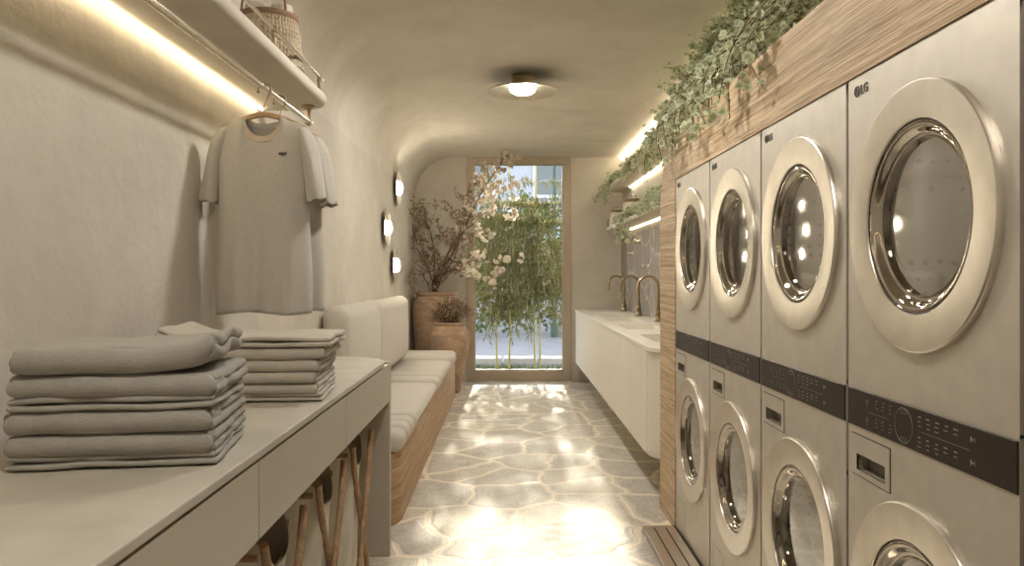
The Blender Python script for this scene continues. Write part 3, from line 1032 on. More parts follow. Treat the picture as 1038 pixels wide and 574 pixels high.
def grow(p, d, L, r, depth, bloom):
    n = max(3, int(L / .09))
    pts = [p.copy()]
    for i in range(n):
        d = (d + rvec(rb) * .22 + Vector((0, 0, .03))).normalized()
        q = clampb(pts[-1] + d * (L / n)); pts.append(q)
    rs = [r * (1 - .7 * i / n) for i in range(n + 1)]
    tube(bmB, pts, rs, 6)
    for i in range(1, n + 1):
        fx = pts[i].x
        wb = max(0, min(1, (fx + .62) / .25)) * bloom
        if depth >= 1:
            if rb.random() < .5 * wb: flower(pts[i] + rvec(rb) * .03, rb.uniform(.028, .05))
            if rb.random() < .55 * (1 - wb) + .1: budc(pts[i] + rvec(rb) * .012, rb.uniform(.022, .04))
        if depth < 3 and i > 0 and rb.random() < (.75 if depth < 2 else .5):
            nd = (d + rvec(rb) * .95).normalized()
            grow(pts[i], nd, L * rb.uniform(.32, .55), rs[i] * .65, depth + 1, bloom)
def guided(pix, Zs, r, bloom):
    pts = smooth_path([P(a, b, z) for (a, b), z in zip(pix, Zs)], 5)
    pts = [clampb(p + rvec(rb) * .01) for p in pts]
    n = len(pts)
    rs = [r * (1 - .75 * i / (n - 1)) for i in range(n)]
    tube(bmB, pts, rs, 7)
    for i in range(4, n):
        d = (pts[i] - pts[i - 1]).normalized()
        if rb.random() < .72:
            grow(pts[i], (d + rvec(rb) * .9 - Vector((0, 0, .35 * max(0, pts[i].z - 2.2)))).normalized(), rb.uniform(.16, .42) * (1 if pts[i].z < 2.45 else .45), rs[i] * .6, 1, bloom)
        if rb.random() < .6:
            wb = max(0, min(1, (pts[i].x + .62) / .25)) * bloom
            if rb.random() < .7 * wb: flower(pts[i] + rvec(rb) * .03, rb.uniform(.035, .06))
guided([(440, 310), (444, 282), (462, 250), (478, 215), (492, 188), (507, 168), (512, 152)], [9.66, 9.6, 9.5, 9.45, 9.4, 9.4, 9.4], .016, 1)
guided([(440, 310), (442, 280), (455, 255), (470, 225), (474, 200), (478, 178)], [9.66, 9.65, 9.7, 9.75, 9.75, 9.8], .014, 1)
guided([(439, 310), (437, 280), (428, 262), (422, 245), (417, 228)], [9.66, 9.6, 9.5, 9.45, 9.4], .012, .1)
guided([(440, 310), (440, 282), (440, 255), (436, 235), (432, 225)], [9.66, 9.7, 9.8, 9.85, 9.9], .012, .1)
guided([(441, 310), (448, 280), (468, 270), (485, 262), (500, 262)], [9.66, 9.5, 9.3, 9.25, 9.2], .011, .9)
guided([(441, 310), (446, 275), (466, 240), (486, 222), (503, 205)], [9.66, 9.45, 9.25, 9.15, 9.1], .012, 1)
guided([(440, 310), (446, 285), (460, 262), (466, 240), (462, 222)], [9.66, 9.75, 9.85, 9.9, 9.95], .011, .4)
guided([(440, 310), (434, 288), (426, 276), (420, 272)], [9.66, 9.5, 9.3, 9.2], .010, .1)
obj('branch', bmB, 'branch', t, 60); obj('blossoms', bmP, 'petal', t, 0, False); obj('buds', bmU, 'bud', t, 0, False)

t = thing('dry_twigs', 'fluffy brown dry twigs in the smaller vase', 'dried plant', (V2.x, V2.y, .75))
bmB = new(); bmS = new()
for k in range(95):
    a = rb.uniform(0, 2 * pi); sp = rb.uniform(.05, 1) ** .7
    e = Vector((V2.x + .29 * sp * cos(a) + .02, V2.y + .2 * sp * sin(a), .84 + rb.uniform(.10, .34) * (1.05 - .45 * sp)))
    b0 = Vector((V2.x + .06 * cos(a), V2.y + .06 * sin(a), .76))
    mid = (b0 + e) / 2 + Vector((0, 0, .06))
    pp = smooth_path([b0, mid, e], 4)
    tube(bmB, pp, .0022, 4, caps=False)
    for p in pp[3:]:
        for _ in range(3):
            q = p + rvec(rb) * rb.uniform(.02, .06)
            tube(bmB, [p, q], .0013, 3, caps=False)
            sphere(bmS, q, rb.uniform(.004, .0085), 5, 4)
obj('stalks', bmB, 'branch', t, 60); obj('seed_heads', bmS, 'dry', t, 60)

# ------------------------------------------------------------------ sink cabinet
SF, ST = .875, .951
t = thing('wall_mounted_cabinet', 'floating ivory cabinet of vertical boards under the sinks', 'cabinet', (1.2, 7.3, .26))
def plan(xf, yn, yf, r0, r1):
    return arc(xf + r0, yn + r0, r0, 180, 270, 8)[::-1] + []
def sinkplan(o, rn=.17, rf=.2):
    xf, yn, yf = SF + o, 4.64 + o, YB - .02
    pts = [(XR - .016, yn)]
    pts += [(xf + rn, yn)] + arc(xf + rn, yn + rn, rn, 270, 180, 8)[1:]
    pts += arc(xf + rf, yf - rf, rf, 180, 90, 8)
    pts += [(XR - .016, yf)]
    return pts
bm = new()
po, pi_ = sinkplan(.012), sinkplan(.032)
def wallring(a, b, z0, z1):
    va = [[bm.verts.new((*p, z)) for p in a] for z in (z0, z1)]
    vb = [[bm.verts.new((*p, z)) for p in b] for z in (z0, z1)]
    for i in range(len(a) - 1):
        bm.faces.new([va[0][i], va[0][i + 1], va[1][i + 1], va[1][i]]); bm.faces.new([vb[0][i], vb[0][i + 1], vb[1][i + 1], vb[1][i]])
        bm.faces.new([va[1][i], va[1][i + 1], vb[1][i + 1], vb[1][i]])
wallring(po, pi_, .27, ST - .031)
prism(bm, po, .262, .282, 'Z')
obj('carcass', bm, 'cab', t, 25, True)
# tongue-and-groove boards on the front
bm = new()
yy = 4.83
while yy < YB - .25:
    box(bm, SF + .003, SF + .016, yy + .004, min(yy + .146, YB - .22), .265, ST - .031, .002, 1); yy += .150
obj('front_boards', bm, 'cab', t)

BAS = [(5.12, 5.79), (6.28, 6.93), (7.42, 8.06), (8.55, 9.2)]
BX0, BX1 = .995, 1.33
t = thing('sink_worktop', 'thin ivory worktop with four sunken basins on the floating cabinet', 'worktop', (1.2, 7.3, ST - .03))
bm = new()
pl = sinkplan(0)
z0, z1 = ST - .03, ST
def slabpoly(pts):
    prism(bm, pts, z0, z1, 'Z', .004, 2)
front = [p for p in pl]
# front strip with the rounded corners, back strip, and bridges between the basins
xf, yn, yf = SF, 4.64, YB - .02
slabpoly([(BX0, yn)] + [(SF + .17, yn)][:1 if SF + .17 < BX0 else 0] + arc(SF + .17 if SF + .17 < BX0 else BX0, yn + .17, .17 if SF + .17 < BX0 else BX0 - SF, 270, 180, 8)[0:] + arc(BX0, yf - (BX0 - SF), BX0 - SF, 180, 90, 8)) if False else None
r_ = BX0 - SF
slabpoly(arc(BX0, yn + r_, r_, 270, 180, 8) + arc(BX0, yf - r_, r_, 180, 90, 8))
box(bm, BX1, XR - .016, yn, yf, z0, z1)
ys = [yn] + [q for b in BAS for q in b] + [yf]
for i in range(0, len(ys), 2):
    box(bm, BX0 - .001, BX1 + .001, ys[i], ys[i + 1], z0, z1 - .0004)
obj('top', bm, 'sinktop', t)
for a, b_ in BAS:
    bm = new()
    zb = ST - .10; w = .008
    box(bm, BX0 - w, BX0, a - w, b_ + w, zb, z0 - .0005); box(bm, BX1, BX1 + w, a - w, b_ + w, zb, z0 - .0005)
    box(bm, BX0, BX1, a - w, a, zb, z0 - .0005); box(bm, BX0, BX1, b_, b_ + w, zb, z0 - .0005)
    box(bm, BX0 - w, BX1 + w, a - w, b_ + w, zb - .01, zb)
    bo = obj('basin', bm, 'sinktop', t, 0)
    bm = new(); lathe(bm, [(0, zb + .004), (.022, zb + .004), (.026, zb), (.0, zb - .001)], ((BX0 + BX1) / 2, (a + b_) / 2, 0), n=20)
    obj('drain', bm, 'brass', bo)

def faucet(y, lab):
    x = 1.44
    t = thing('faucet', lab, 'faucet', (x, y, ST), 'brass gooseneck faucets')
    bm = new()
    lathe(bm, [(0, ST), (.042, ST), (.042, ST + .01), (.032, ST + .018), (.027, ST + .05), (.033, ST + .056), (.033, ST + .066), (.024, ST + .074), (.021, ST + .115), (.028, ST + .12), (.028, ST + .132), (.014, ST + .14), (0, ST + .141)], (x, y, 0), n=24)
    obj('base', bm, 'brass', t)
    bm = new()
    pts = [(x, y, ST + .13), (x, y, ST + .24)]
    top = ST + .345
    for k in range(13):
        a = pi * k / 12
        pts.append((x - .095 + .095 * cos(a), y, top + .095 * sin(a)))
    pts += [(x - .19, y, top - .03), (x - .19, y, top - .07)]
    tube(bm, pts, .0145, 14)
    tube(bm, [(x - .19, y, top - .065), (x - .19, y, top - .085)], .0175, 14)
    obj('spout', bm, 'brass', t)
    bm = new(); tube(bm, [(x, y - .02, ST + .095), (x - .005, y - .055, ST + .10), (x - .01, y - .085, ST + .112)], [.009, .008, .006], 10); obj('lever', bm, 'brass', t)
    return t
faucet(7.29, 'brass gooseneck faucet nearest to the wood surround')
faucet(8.37, 'brass gooseneck faucet between the two others at the sinks')
faucet(9.44, 'brass gooseneck faucet farthest, closest to the back wall')

for (px, py, yy, lab) in ((648.5, 245, 8.65, 'topmost of the three small pegs on the veined stone'),
                          (641.5, 257.5, 9.1, 'farthest of the three small pegs on the veined stone'),
                          (657, 270.5, 8.1, 'lowest small peg on the veined stone above the faucets')):
    z = CAMH - (py - 279) * yy / F
    bm = new(); lathe(bm, [(0, XR - .015), (.032, XR - .016), (.032, XR - .024), (.012, XR - .030), (.012, XR - .055), (.026, XR - .066), (.028, XR - .078), (.018, XR - .086), (0, XR - .087)], (0, yy, z), 'X', n=22)
    tag(obj('wall_peg', bm, 'brushed'), lab, 'wall peg', 'pegs on the stone wall')

# ------------------------------------------------------------------ right shelves
def rshelf(h, y0, lab, strip_y0):
    xf = 1.264
    t = thing('wall_shelf', lab, 'shelf', (1.39, 7.3, h), 'right wall shelves')
    bm = new()
    yf = YB - .12
    poly = [(XR - .001, y0), (xf, y0), (xf, yf - .14)] + arc(xf + .14, yf - .14, .14, 180, 90, 8)[1:] + [(XR - .001, yf)]
    prism(bm, poly, h, h + .05, 'Z', .018, 4); obj('board', bm, 'shelf', t)
    bm = new(); tube(bm, [(xf + .035, y0 + .1, h + .135), (xf + .035, yf - .15, h + .135)], .008, 10); obj('gallery_rail', bm, 'brushed', t)
    yy = y0 + .3
    while yy < yf:
        bm = new(); lathe(bm, [(.013, h + .05), (.013, h + .056), (.008, h + .06), (.008, h + .12), (.013, h + .128), (.013, h + .146), (0, h + .15)], (xf + .035, yy, 0), n=12)
        obj('rail_post', bm, 'brass', t); yy += .62
    bm = new(); box(bm, XR - .03, XR - .017, strip_y0, 9.3, h - .012, h); obj('light_strip', bm, 'led2', t, 0)
rshelf(2.48, 2.5, 'upper cream shelf with brass rail and ivy on the right wall', 4.6)
rshelf(1.966, 4.62, 'lower cream shelf with brass rail and pots on the right wall', 4.7)
bm = new(); box(bm, XR - .035, XR - .001, 2.2, YB - .06, H - .045, H - .001)
tag(obj('light_strip', bm, 'led2', None, 0), 'long lit strip light in the corner of ceiling and right wall', 'strip light')

def pot(px, py, Z, r, h, base, lab):
    x = (px - 515) * Z / F
    t = thing('pot', lab, 'pot', (x, Z, base), 'cream pots on the lower right shelf')
    bm = new(); lathe(bm, [(0, base), (r * 1.06, base), (r * 1.08, base + .01), (r * .86, base + h * .86), (r * .8, base + h * .86), (r * .9, base + .02), (0, base + .02)], (x, Z, 0), n=32)
    obj('body', bm, 'shelf', t)
    bm = new(); lathe(bm, [(r * .80, base + h * .85), (r * .90, base + h * .85), (r * .91, base + h), (r * .81, base + h), (r * .80, base + h * .85)], (x, Z, 0), n=32); obj('rim', bm, 'leather', t)
    bm = new(); tube(bm, [(x + r * .7 * cos(a), Z, base + h * .9 + r * .75 * sin(a)) for a in [pi * k / 12 for k in range(13)]], .006, 8); obj('handle', bm, 'brushed', t)
pot(624.5, 215, 9.55, .075, .20, 2.016, 'smaller cream pot with brown rim near the back wall')
pot(640, 208, 8.75, .105, .26, 2.016, 'larger cream pot with brown rim behind the ivy on the lower shelf')
bx = new(); box(bx, 1.30, 1.50, 6.9, 7.3, 2.53, 2.70, .012); tag(obj('storage_box', bx, 'leather'), 'brown box behind the ivy on the upper right shelf', 'box')

# ------------------------------------------------------------------ ivy
ri = random.Random(5)
def ivy(name, lab, group, y0, y1, shelf_z, nst, height, hang, xf=1.264, out=.18, leaf=.05, spread=1.0, drape=False, up=None):
    up = out if up is None else up
    t = thing(name, lab, 'plant', (1.38, (y0 + y1) / 2, shelf_z), group)
    bl = new(); lay = bl.loops.layers.float_color.new('leaf'); bs = new()
    for k in range(nst):
        yy = ri.uniform(y0, y1)
        base = Vector((ri.uniform(xf + .02, XR - .06), yy, shelf_z + .012))
        kind = ri.random()
        if drape and kind > .74 and yy < 4.42:      # over the surround and down its front
            fx = ri.uniform(.80, .90); zz = ri.uniform(2.02, 2.24)
            pts = [base, Vector((1.16, yy + ri.uniform(-.06, .06), shelf_z + ri.uniform(-.08, .10))), Vector((1.0, yy + ri.uniform(-.12, .12), ri.uniform(2.34, 2.5))), Vector((fx, yy + ri.uniform(-.15, .15), max(zz, 2.24)))]
            if zz < 2.13: pts.append(Vector((fx, yy + ri.uniform(-.15, .15), zz)))
        elif kind < .70:       # bushy upward stems
            hh = height * ri.uniform(.35, 1.0)
            if up < .05: base.x = max(base.x, xf + .07)
            e = base + Vector((ri.uniform(-up, .05), ri.uniform(-.2, .2) * spread, hh))
            mid = base + Vector((ri.uniform(-up * .4, .02), ri.uniform(-.08, .08), hh * .65))
            pts = [base, mid, e]
        else:                # trailing over the edge
            dn = hang * ri.uniform(.3, 1.0)
            ex = xf - ri.uniform(.02, out * .7)
            pts = [base, Vector((xf + .03, yy + ri.uniform(-.05, .05), shelf_z + ri.uniform(.06, .12))), Vector((ex, yy + ri.uniform(-.12, .12), shelf_z - dn * .4)), Vector((ex + ri.uniform(-.03, .03), yy + ri.uniform(-.22, .22) * spread, shelf_z - dn))]
        for p in pts:
            p.x = min(p.x, XR - .05); p.z = min(p.z, H - .07); p.y = min(p.y, YB - .08)
        pp = smooth_path(pts, 7)
        tube(bs, pp, .0022, 4, caps=False)
        for i, p in enumerate(pp[1:]):
            for _ in range(2 if kind < .7 else 1):
                d = rvec(ri); d.z = d.z * .6 - .1
                q = p + rvec(ri) * ri.uniform(.01, .05)
                q.x = min(q.x, XR - .06); q.z = min(q.z, H - .06)
                if q.z < shelf_z + .055 and q.x > xf - .01: q.z = shelf_z + .06
                if drape and yy < 4.42 and q.z < 2.235 and q.x > .885: q.x = .87 if kind > .74 and q.x < .96 else q.x; q.z = q.z if q.x < .89 else 2.24
                s = leaf * ri.uniform(.6, 1.25)
                add_leaf(bl, lay, q, d, (rvec(ri) + Vector((-.4, -.3, .9))), s, s * .92, ri.random())
    obj('leaves', bl, 'ivy', t, 0, False); obj('stems', bs, 'stem', t, 60)
    return t
U, Lw = 2.53, 2.016
ivy('trailing_ivy', 'dense bushy ivy spilling over the wood surround, nearest the camera', 'ivy on the right shelves', 2.7, 4.3, U, 230, .36, .18, out=.22, leaf=.041, drape=True)
ivy('trailing_ivy', 'dense bushy ivy over the arched corner of the wood surround', 'ivy on the right shelves', 4.3, 5.5, U, 185, .36, .09, out=.2, leaf=.041, drape=True)
ivy('trailing_ivy', 'bushy ivy tip ending the dense mass below the ceiling strip light', 'ivy on the right shelves', 5.5, 6.25, U, 70, .24, .09, out=.18, leaf=.046)
ivy('trailing_ivy', 'thin ivy trailing along the middle of the upper shelf rail', 'ivy on the right shelves', 6.8, 8.6, U, 34, .05, .10, out=.06, up=.02, leaf=.045)
ivy('trailing_ivy', 'small ivy bunch hanging below the upper shelf close to the wood surround', 'ivy on the right shelves', 6.55, 7.0, U, 26, .06, .32, out=.10, up=.02, leaf=.045)
ivy('trailing_ivy', 'ivy cluster hanging off the far end of the upper shelf', 'ivy on the right shelves', 8.85, 9.85, U, 48, .05, .28, out=.14, up=.02, leaf=.045)
ivy('trailing_ivy', 'ivy hanging over the middle of the lower shelf in front of the pots', 'ivy on the right shelves', 7.75, 8.5, Lw, 34, .06, .30, out=.10, up=.02, leaf=.045)
ivy('trailing_ivy', 'low ivy behind the rail of the lower shelf beside the wood surround', 'ivy on the right shelves', 6.0, 7.4, Lw, 70, .18, .0, out=.0, up=.0, leaf=.045)

# ------------------------------------------------------------------ wood surround and laundry towers
MX = .918
bm = new()
poly = [(4.565, 0), (4.565, 1.78)] + [(4.045 + .52 * cos(pi / 2 * k / 20), 1.78 + .415 * sin(pi / 2 * k / 20)) for k in range(21)][1:] + [(.4, 2.195), (.4, 0), (1.345, 0), (1.345, 1.9235), (4.162, 1.9235), (4.162, 0)]
prism(bm, poly, MX - .004, XR - .02, 'X')
tag(obj('wood_surround', bm, 'wood', None, 30), 'arched ridged oak surround framing the row of laundry towers', 'surround')
bm = new(); box(bm, .735, .912, -.6, 4.155, 0, .03, .003)
t = thing('floor_tray', 'low bronze metal strip on the floor along the towers', 'floor strip', (.82, 1.8, 0))
obj('tray', bm, 'tray', t)
for xx in (.792, .855, .907):
    bm = new(); box(bm, xx - .0035, xx + .0035, -.55, 4.12 if xx < .9 else 4.15, .029, .0312); obj('slot', bm, 'gap', t, 0)

W, HM, ZB = .684, 1.892, .03
TM = Matrix(((0, 0, -1, 0), (-1, 0, 0, 0), (0, 1, 0, 0), (0, 0, 0, 1)))
def tower(yc, lab):
    t = thing('laundry_tower', lab, 'washer dryer', (MX, yc, ZB), 'stacked laundry towers')
    # body as four front panels around the fittings and a carcass
    bm = new()
    box(bm, MX + .32, MX + .57, yc - W / 2, yc + W / 2, ZB, ZB + HM, .003)
    # front skin with two round openings
    def skin(z0, z1, zc):
        n = 64; r = .225
        ring = [(yc + r * cos(2 * pi * k / n), zc + r * sin(2 * pi * k / n)) for k in range(n)]
        outer = []
        for k in range(n):
            a = 2 * pi * k / n
            c, s_ = cos(a), sin(a)
            hx = W / 2; up, dn = z1 - zc, zc - z0
            tt = min(hx / abs(c) if abs(c) > 1e-9 else 1e9, (up / s_) if s_ > 1e-9 else ((dn / -s_) if s_ < -1e-9 else 1e9))
            outer.append((yc + c * tt, zc + s_ * tt))
        for q, x in ((outer, MX),):
            vo = [bm.verts.new((MX, *p)) for p in outer]
            vi = [bm.verts.new((MX, *p)) for p in ring]
            vd = [bm.verts.new((MX + .034, *p)) for p in ring]
            vb = [bm.verts.new((MX + .32, *p)) for p in outer]
            for k in range(n):
                j = (k + 1) % n
                bm.faces.new([vo[k], vo[j], vi[j], vi[k]])
                bm.faces.new([vi[k], vi[j], vd[j], vd[k]])
                bm.faces.new([vb[k], vb[j], vo[j], vo[k]])
            for cy, cz in ((-1, z0), (1, z0), (1, z1), (-1, z1)):
                cv = Vector((0, yc + cy * W / 2, cz))
                a = min(range(n), key=lambda k: (outer[k][0] - cv.y) ** 2 + (outer[k][1] - cv.z) ** 2)
                # corner fill
                near = sorted(range(n), key=lambda k: (outer[k][0] - cv.y) ** 2 + (outer[k][1] - cv.z) ** 2)[:2]
                if abs(near[0] - near[1]) in (1, n - 1):
                    c0 = bm.verts.new((MX, cv.y, cv.z)); bm.faces.new([vo[near[0]], vo[near[1]], c0])
    skin(1.105, ZB + HM, 1.53)
    skin(ZB, .868, .575)
    y_a, y_b = yc + W / 2 - .050, yc + W / 2 - .202
    box(bm, MX, MX + .32, yc - W / 2, y_b, .868, 1.0); box(bm, MX, MX + .32, y_a, yc + W / 2, .868, 1.0)
    box(bm, MX, MX + .32, y_b, y_a, .868, .890); box(bm, MX, MX + .32, y_b, y_a, .934, 1.0); box(bm, MX + .05, MX + .32, y_b, y_a, .890, .934)
    box(bm, MX + .0005, MX + .32, yc - W / 2, yc + W / 2, .9995, 1.1055)
    box(bm, MX, MX + .32, yc - W / 2, yc + W / 2, ZB + HM - .004, ZB + HM)
    obj('body', bm, 'machine', t, 30)
    bm = new(); box(bm, MX - .0035, MX + .012, yc - W / 2 + .002, yc + W / 2 - .002, 1.004, 1.101, .0015, 1)
    cp = obj('control_panel', bm, 'panelglass', t)
    # printed marks on the panel
    bm = new()
    def ln(y, z, w, h):
        w *= .78; h *= .72
        box(bm, MX - .0046, MX - .003, y - w / 2, y + w / 2, z - h / 2, z + h / 2)
    def ring_(y, z, r, th, n=28):
        tube(bm, [(MX - .0040, y + r * cos(2 * pi * k / n), z + r * sin(2 * pi * k / n)) for k in range(n)], th, 5, True)
    rk = random.Random(4)
    Y = lambda f: yc + W / 2 - f * W           # f runs from the far edge to the near edge
    ring_(Y(.425), 1.052, .040, .0009, 40)
    for zz in (1.030, 1.076):
        ring_(Y(.165), zz, .0055, .0007, 14)
        ln(Y(.165), zz - .011, .004, .002)
        for f in (.235, .285, .335):
            for k in range(3):
                ln(Y(f) + rk.uniform(-.003, .003), zz + .010 - k * .009, rk.uniform(.008, .014), .0022)
        for f in (.525, .575, .625, .675, .725):
            for k in range(3 if f < .65 else 2):
                ln(Y(f) + rk.uniform(-.002, .002), zz + .008 - k * .010, rk.uniform(.010, .020), .0026 if k else .0036)
        for k in range(3): ln(Y(.410 + .015 * k), zz - (.006 if zz < 1.05 else -.004), .005, .0028)
        for k in range(4): ln(Y(.402 + .014 * k), zz + (.010 if zz > 1.05 else -.012), .004, .0018)
        # play triangle and bar
        prism(bm, [(Y(.805) + .005, zz - .006), (Y(.805) + .005, zz + .006), (Y(.805) - .004, zz)], MX - .0046, MX - .003, 'X')
        ln(Y(.815) - .001, zz, .002, .012)
    for f0, f1 in ((.15, .355), (.5, .83)):
        ln((Y(f0) + Y(f1)) / 2, 1.0525, abs(Y(f1) - Y(f0)), .0008)
    obj('printed_marks', bm, 'mark', cp, 0)
    for zc in (1.53, .575):
        bm = new()
        lathe(bm, [(.219, MX + .03), (.2185, MX - .006), (.2195, MX - .0085), (.222, MX - .0095), (.2235, MX - .0097), (.299, MX - .0150), (.3005, MX - .0150), (.304, MX - .0130), (.3055, MX - .0095), (.3055, MX - .009), (.3055, MX + .0)], (0, yc, zc), 'X', n=96)
        d = obj('door', bm, 'ring', t, 22)
        bm = new()
        pr = [(.2185, MX + .028), (.2185, MX - .005), (.2175, MX - .006), (.2155, MX - .005)]
        lathe(bm, pr, (0, yc, zc), 'X', n=80); obj('gasket', bm, 'rubber', d)
        bm = new()
        pr = [(.2168, MX - .003), (.2150, MX - .004)]
        for k in range(15):                # polished wavy shoulder of the glass bowl
            q = k / 14
            pr.append((.2140 - .036 * q, MX - .003 + .018 * q + .0045 * sin(pi * (q * 2.2 + .9)) - .0045 * sin(pi * .9)))
        pr += [(.1765, MX + .022), (.176, MX + .030)]
        lathe(bm, pr, (0, yc, zc), 'X', n=80); obj('bowl_rim', bm, 'chrome', d, 60)
        bm = new()
        lathe(bm, [(.1768, MX + .022), (.170, MX + .0215), (.12, MX + .018), (.06, MX + .0155), (0, MX + .0148)], (0, yc, zc), 'X', n=64); obj('glass', bm, 'doorglass', d, 60)
        bm = new()
        lathe(bm, [(.212, MX + .035), (.212, MX + .28), (.195, MX + .295), (.07, MX + .29), (.05, MX + .28), (0, MX + .278)], (0, yc, zc), 'X', n=64)
        for k in range(3):                 # lifting paddles
            a = 2 * pi * k / 3 + .5
            ca, sa = cos(a), sin(a)
            tube(bm, [(MX + .06, yc + .205 * ca, zc + .205 * sa), (MX + .16, yc + .185 * ca, zc + .185 * sa), (MX + .27, yc + .2 * ca, zc + .2 * sa)], [.012, .026, .014], 10)
        obj('drum', bm, 'drum', d, 40)
    # detergent drawer at the far upper corner of the washer half
    bm = new()
    ya, yb = yc + W / 2 - .024, yc + W / 2 - .222
    za, zb = .877, .981
    fx = MX - .0022
    ha, hb, hz0, hz1 = ya - .027, yb + .021, .891, .933
    for r4 in ((yb, ya, hz1, zb), (yb, ya, za, hz0), (yb, hb, hz0, hz1), (ha, ya, hz0, hz1)):
        box(bm, fx, MX + .004, r4[0], r4[1], r4[2], r4[3])
    dd = obj('detergent_drawer', bm, 'machine', t, 0)
    bm = new()
    box(bm, MX + .034, MX + .04, hb, ha, hz0, hz1); box(bm, fx + .001, MX + .034, hb, ha, hz0 - .0008, hz0); box(bm, fx + .001, MX + .034, hb, ha, hz1, hz1 + .0008)
    box(bm, fx + .001, MX + .034, hb - .0008, hb, hz0, hz1); box(bm, fx + .001, MX + .034, ha, ha + .0008, hz0, hz1)
    obj('handle_recess', bm, 'recess', dd, 0)
    bm = new()
    e = .0028
    for r4 in ((yb - e, ya + e, zb, zb + e), (yb - e, ya + e, za - e, za), (yb - e, yb, za, zb), (ya, ya + e, za, zb)):
        box(bm, MX - .0008, MX + .002, *r4)
    obj('drawer_gap', bm, 'gap', dd, 0)
    # filter hatch low on the far side
    bm = new()
    ya, yb, za, zb = yc + W / 2 - .05, yc + W / 2 - .21, .06, .20
    for r4 in ((yb, ya, zb, zb + .0018), (yb, ya, za - .0018, za), (yb - .0018, yb, za, zb), (ya, ya + .0018, za, zb)):
        box(bm, MX - .0006, MX + .002, *r4)
    obj('filter_hatch', bm, 'recess', t, 0)
    # maker's badge
    bm = new()
    by, bz = yc + W / 2 - .052, 1.882
    tube(bm, [(MX - .001, by + .0125 * cos(2 * pi * k / 24), bz + .0125 * sin(2 * pi * k / 24)) for k in range(24)], .0023, 6, True)
    box(bm, MX - .0028, MX, by - .0012, by + .0012, bz - .006, bz + .007)
    box(bm, MX - .0028, MX, by - .006, by + .0012, bz - .007, bz - .0046)
    sphere(bm, (MX - .001, by + .0062, bz + .005), .002, 8, 6)
    text_mesh(bm, 'LG', .034, Matrix.Translation((MX - .0012, by - .018, bz - .0115)) @ TM, .0012, .0006)
    obj('badge', bm, 'darkbadge', t, 0)
    # slim strip across the open gap between towers, its shade put into the grey
    bm = new(); box(bm, MX + .006, MX + .4, yc + W / 2, yc + W / 2 + .0155, ZB, ZB + HM); obj('side_gap_shade', bm, 'gapshade', t, 0)
    return t
tw0 = tower(1.355 + .35, 'champagne laundry tower nearest the camera, at the near end of the row')
for i, lab in enumerate(('champagne laundry tower second from the camera in the row',
                         'champagne laundry tower third from the camera in the row',
                         'champagne laundry tower farthest away, beside the arched end of the surround')):
    c = copy_tree(tw0); c.location.y = 1.355 + .35 + .70 * (i + 1); c['label'] = lab

# ------------------------------------------------------------------ outside
bm = new(); box(bm, -14, 14, YB + .25, 45, -.2, -.03); box(bm, -14, 14, -16, YN - .25, -.2, -.03); o = struct('ground_outside', bm, 'street', None, 0)
rg = random.Random(9)
bm = new()
for k in range(5200):
    p = Vector((rg.uniform(-1.9, 2.2), rg.uniform(10.4, 11.8), -.03))
    a = rg.uniform(0, 6.28); w = Vector((cos(a), sin(a), 0)) * .006
    tip = p + Vector((rg.uniform(-.03, .03), rg.uniform(-.03, .03), rg.uniform(.03, .085)))
    bm.faces.new([bm.verts.new(p - w), bm.verts.new(p + w), bm.verts.new(tip)])
o = obj('grass', bm, 'grass', None, 0, False); tag(o, 'narrow strip of green grass just outside the glass door', 'grass'); o['kind'] = 'stuff'
bm = new(); box(bm, -2.2, 2.5, 10.35, 11.9, -.06, -.025); o = struct('garden_soil', bm, 'grass', None, 0)
for i in range(7):
    x0 = -1.75 + i * .56
    bm = new(); box(bm, x0, x0 + .53, 12.1, 12.5, -.035, .075, .02)
    tag(obj('garden_kerb_stone', bm, 'kerb'), 'pale kerb stone behind the bamboo, ' + ('%s of the row' % ['first from the left end', 'second from the left end', 'third from the left end', 'in the middle', 'third from the right end', 'second from the right end', 'first from the right end'][i]), 'kerb stone', 'kerb stones outside')

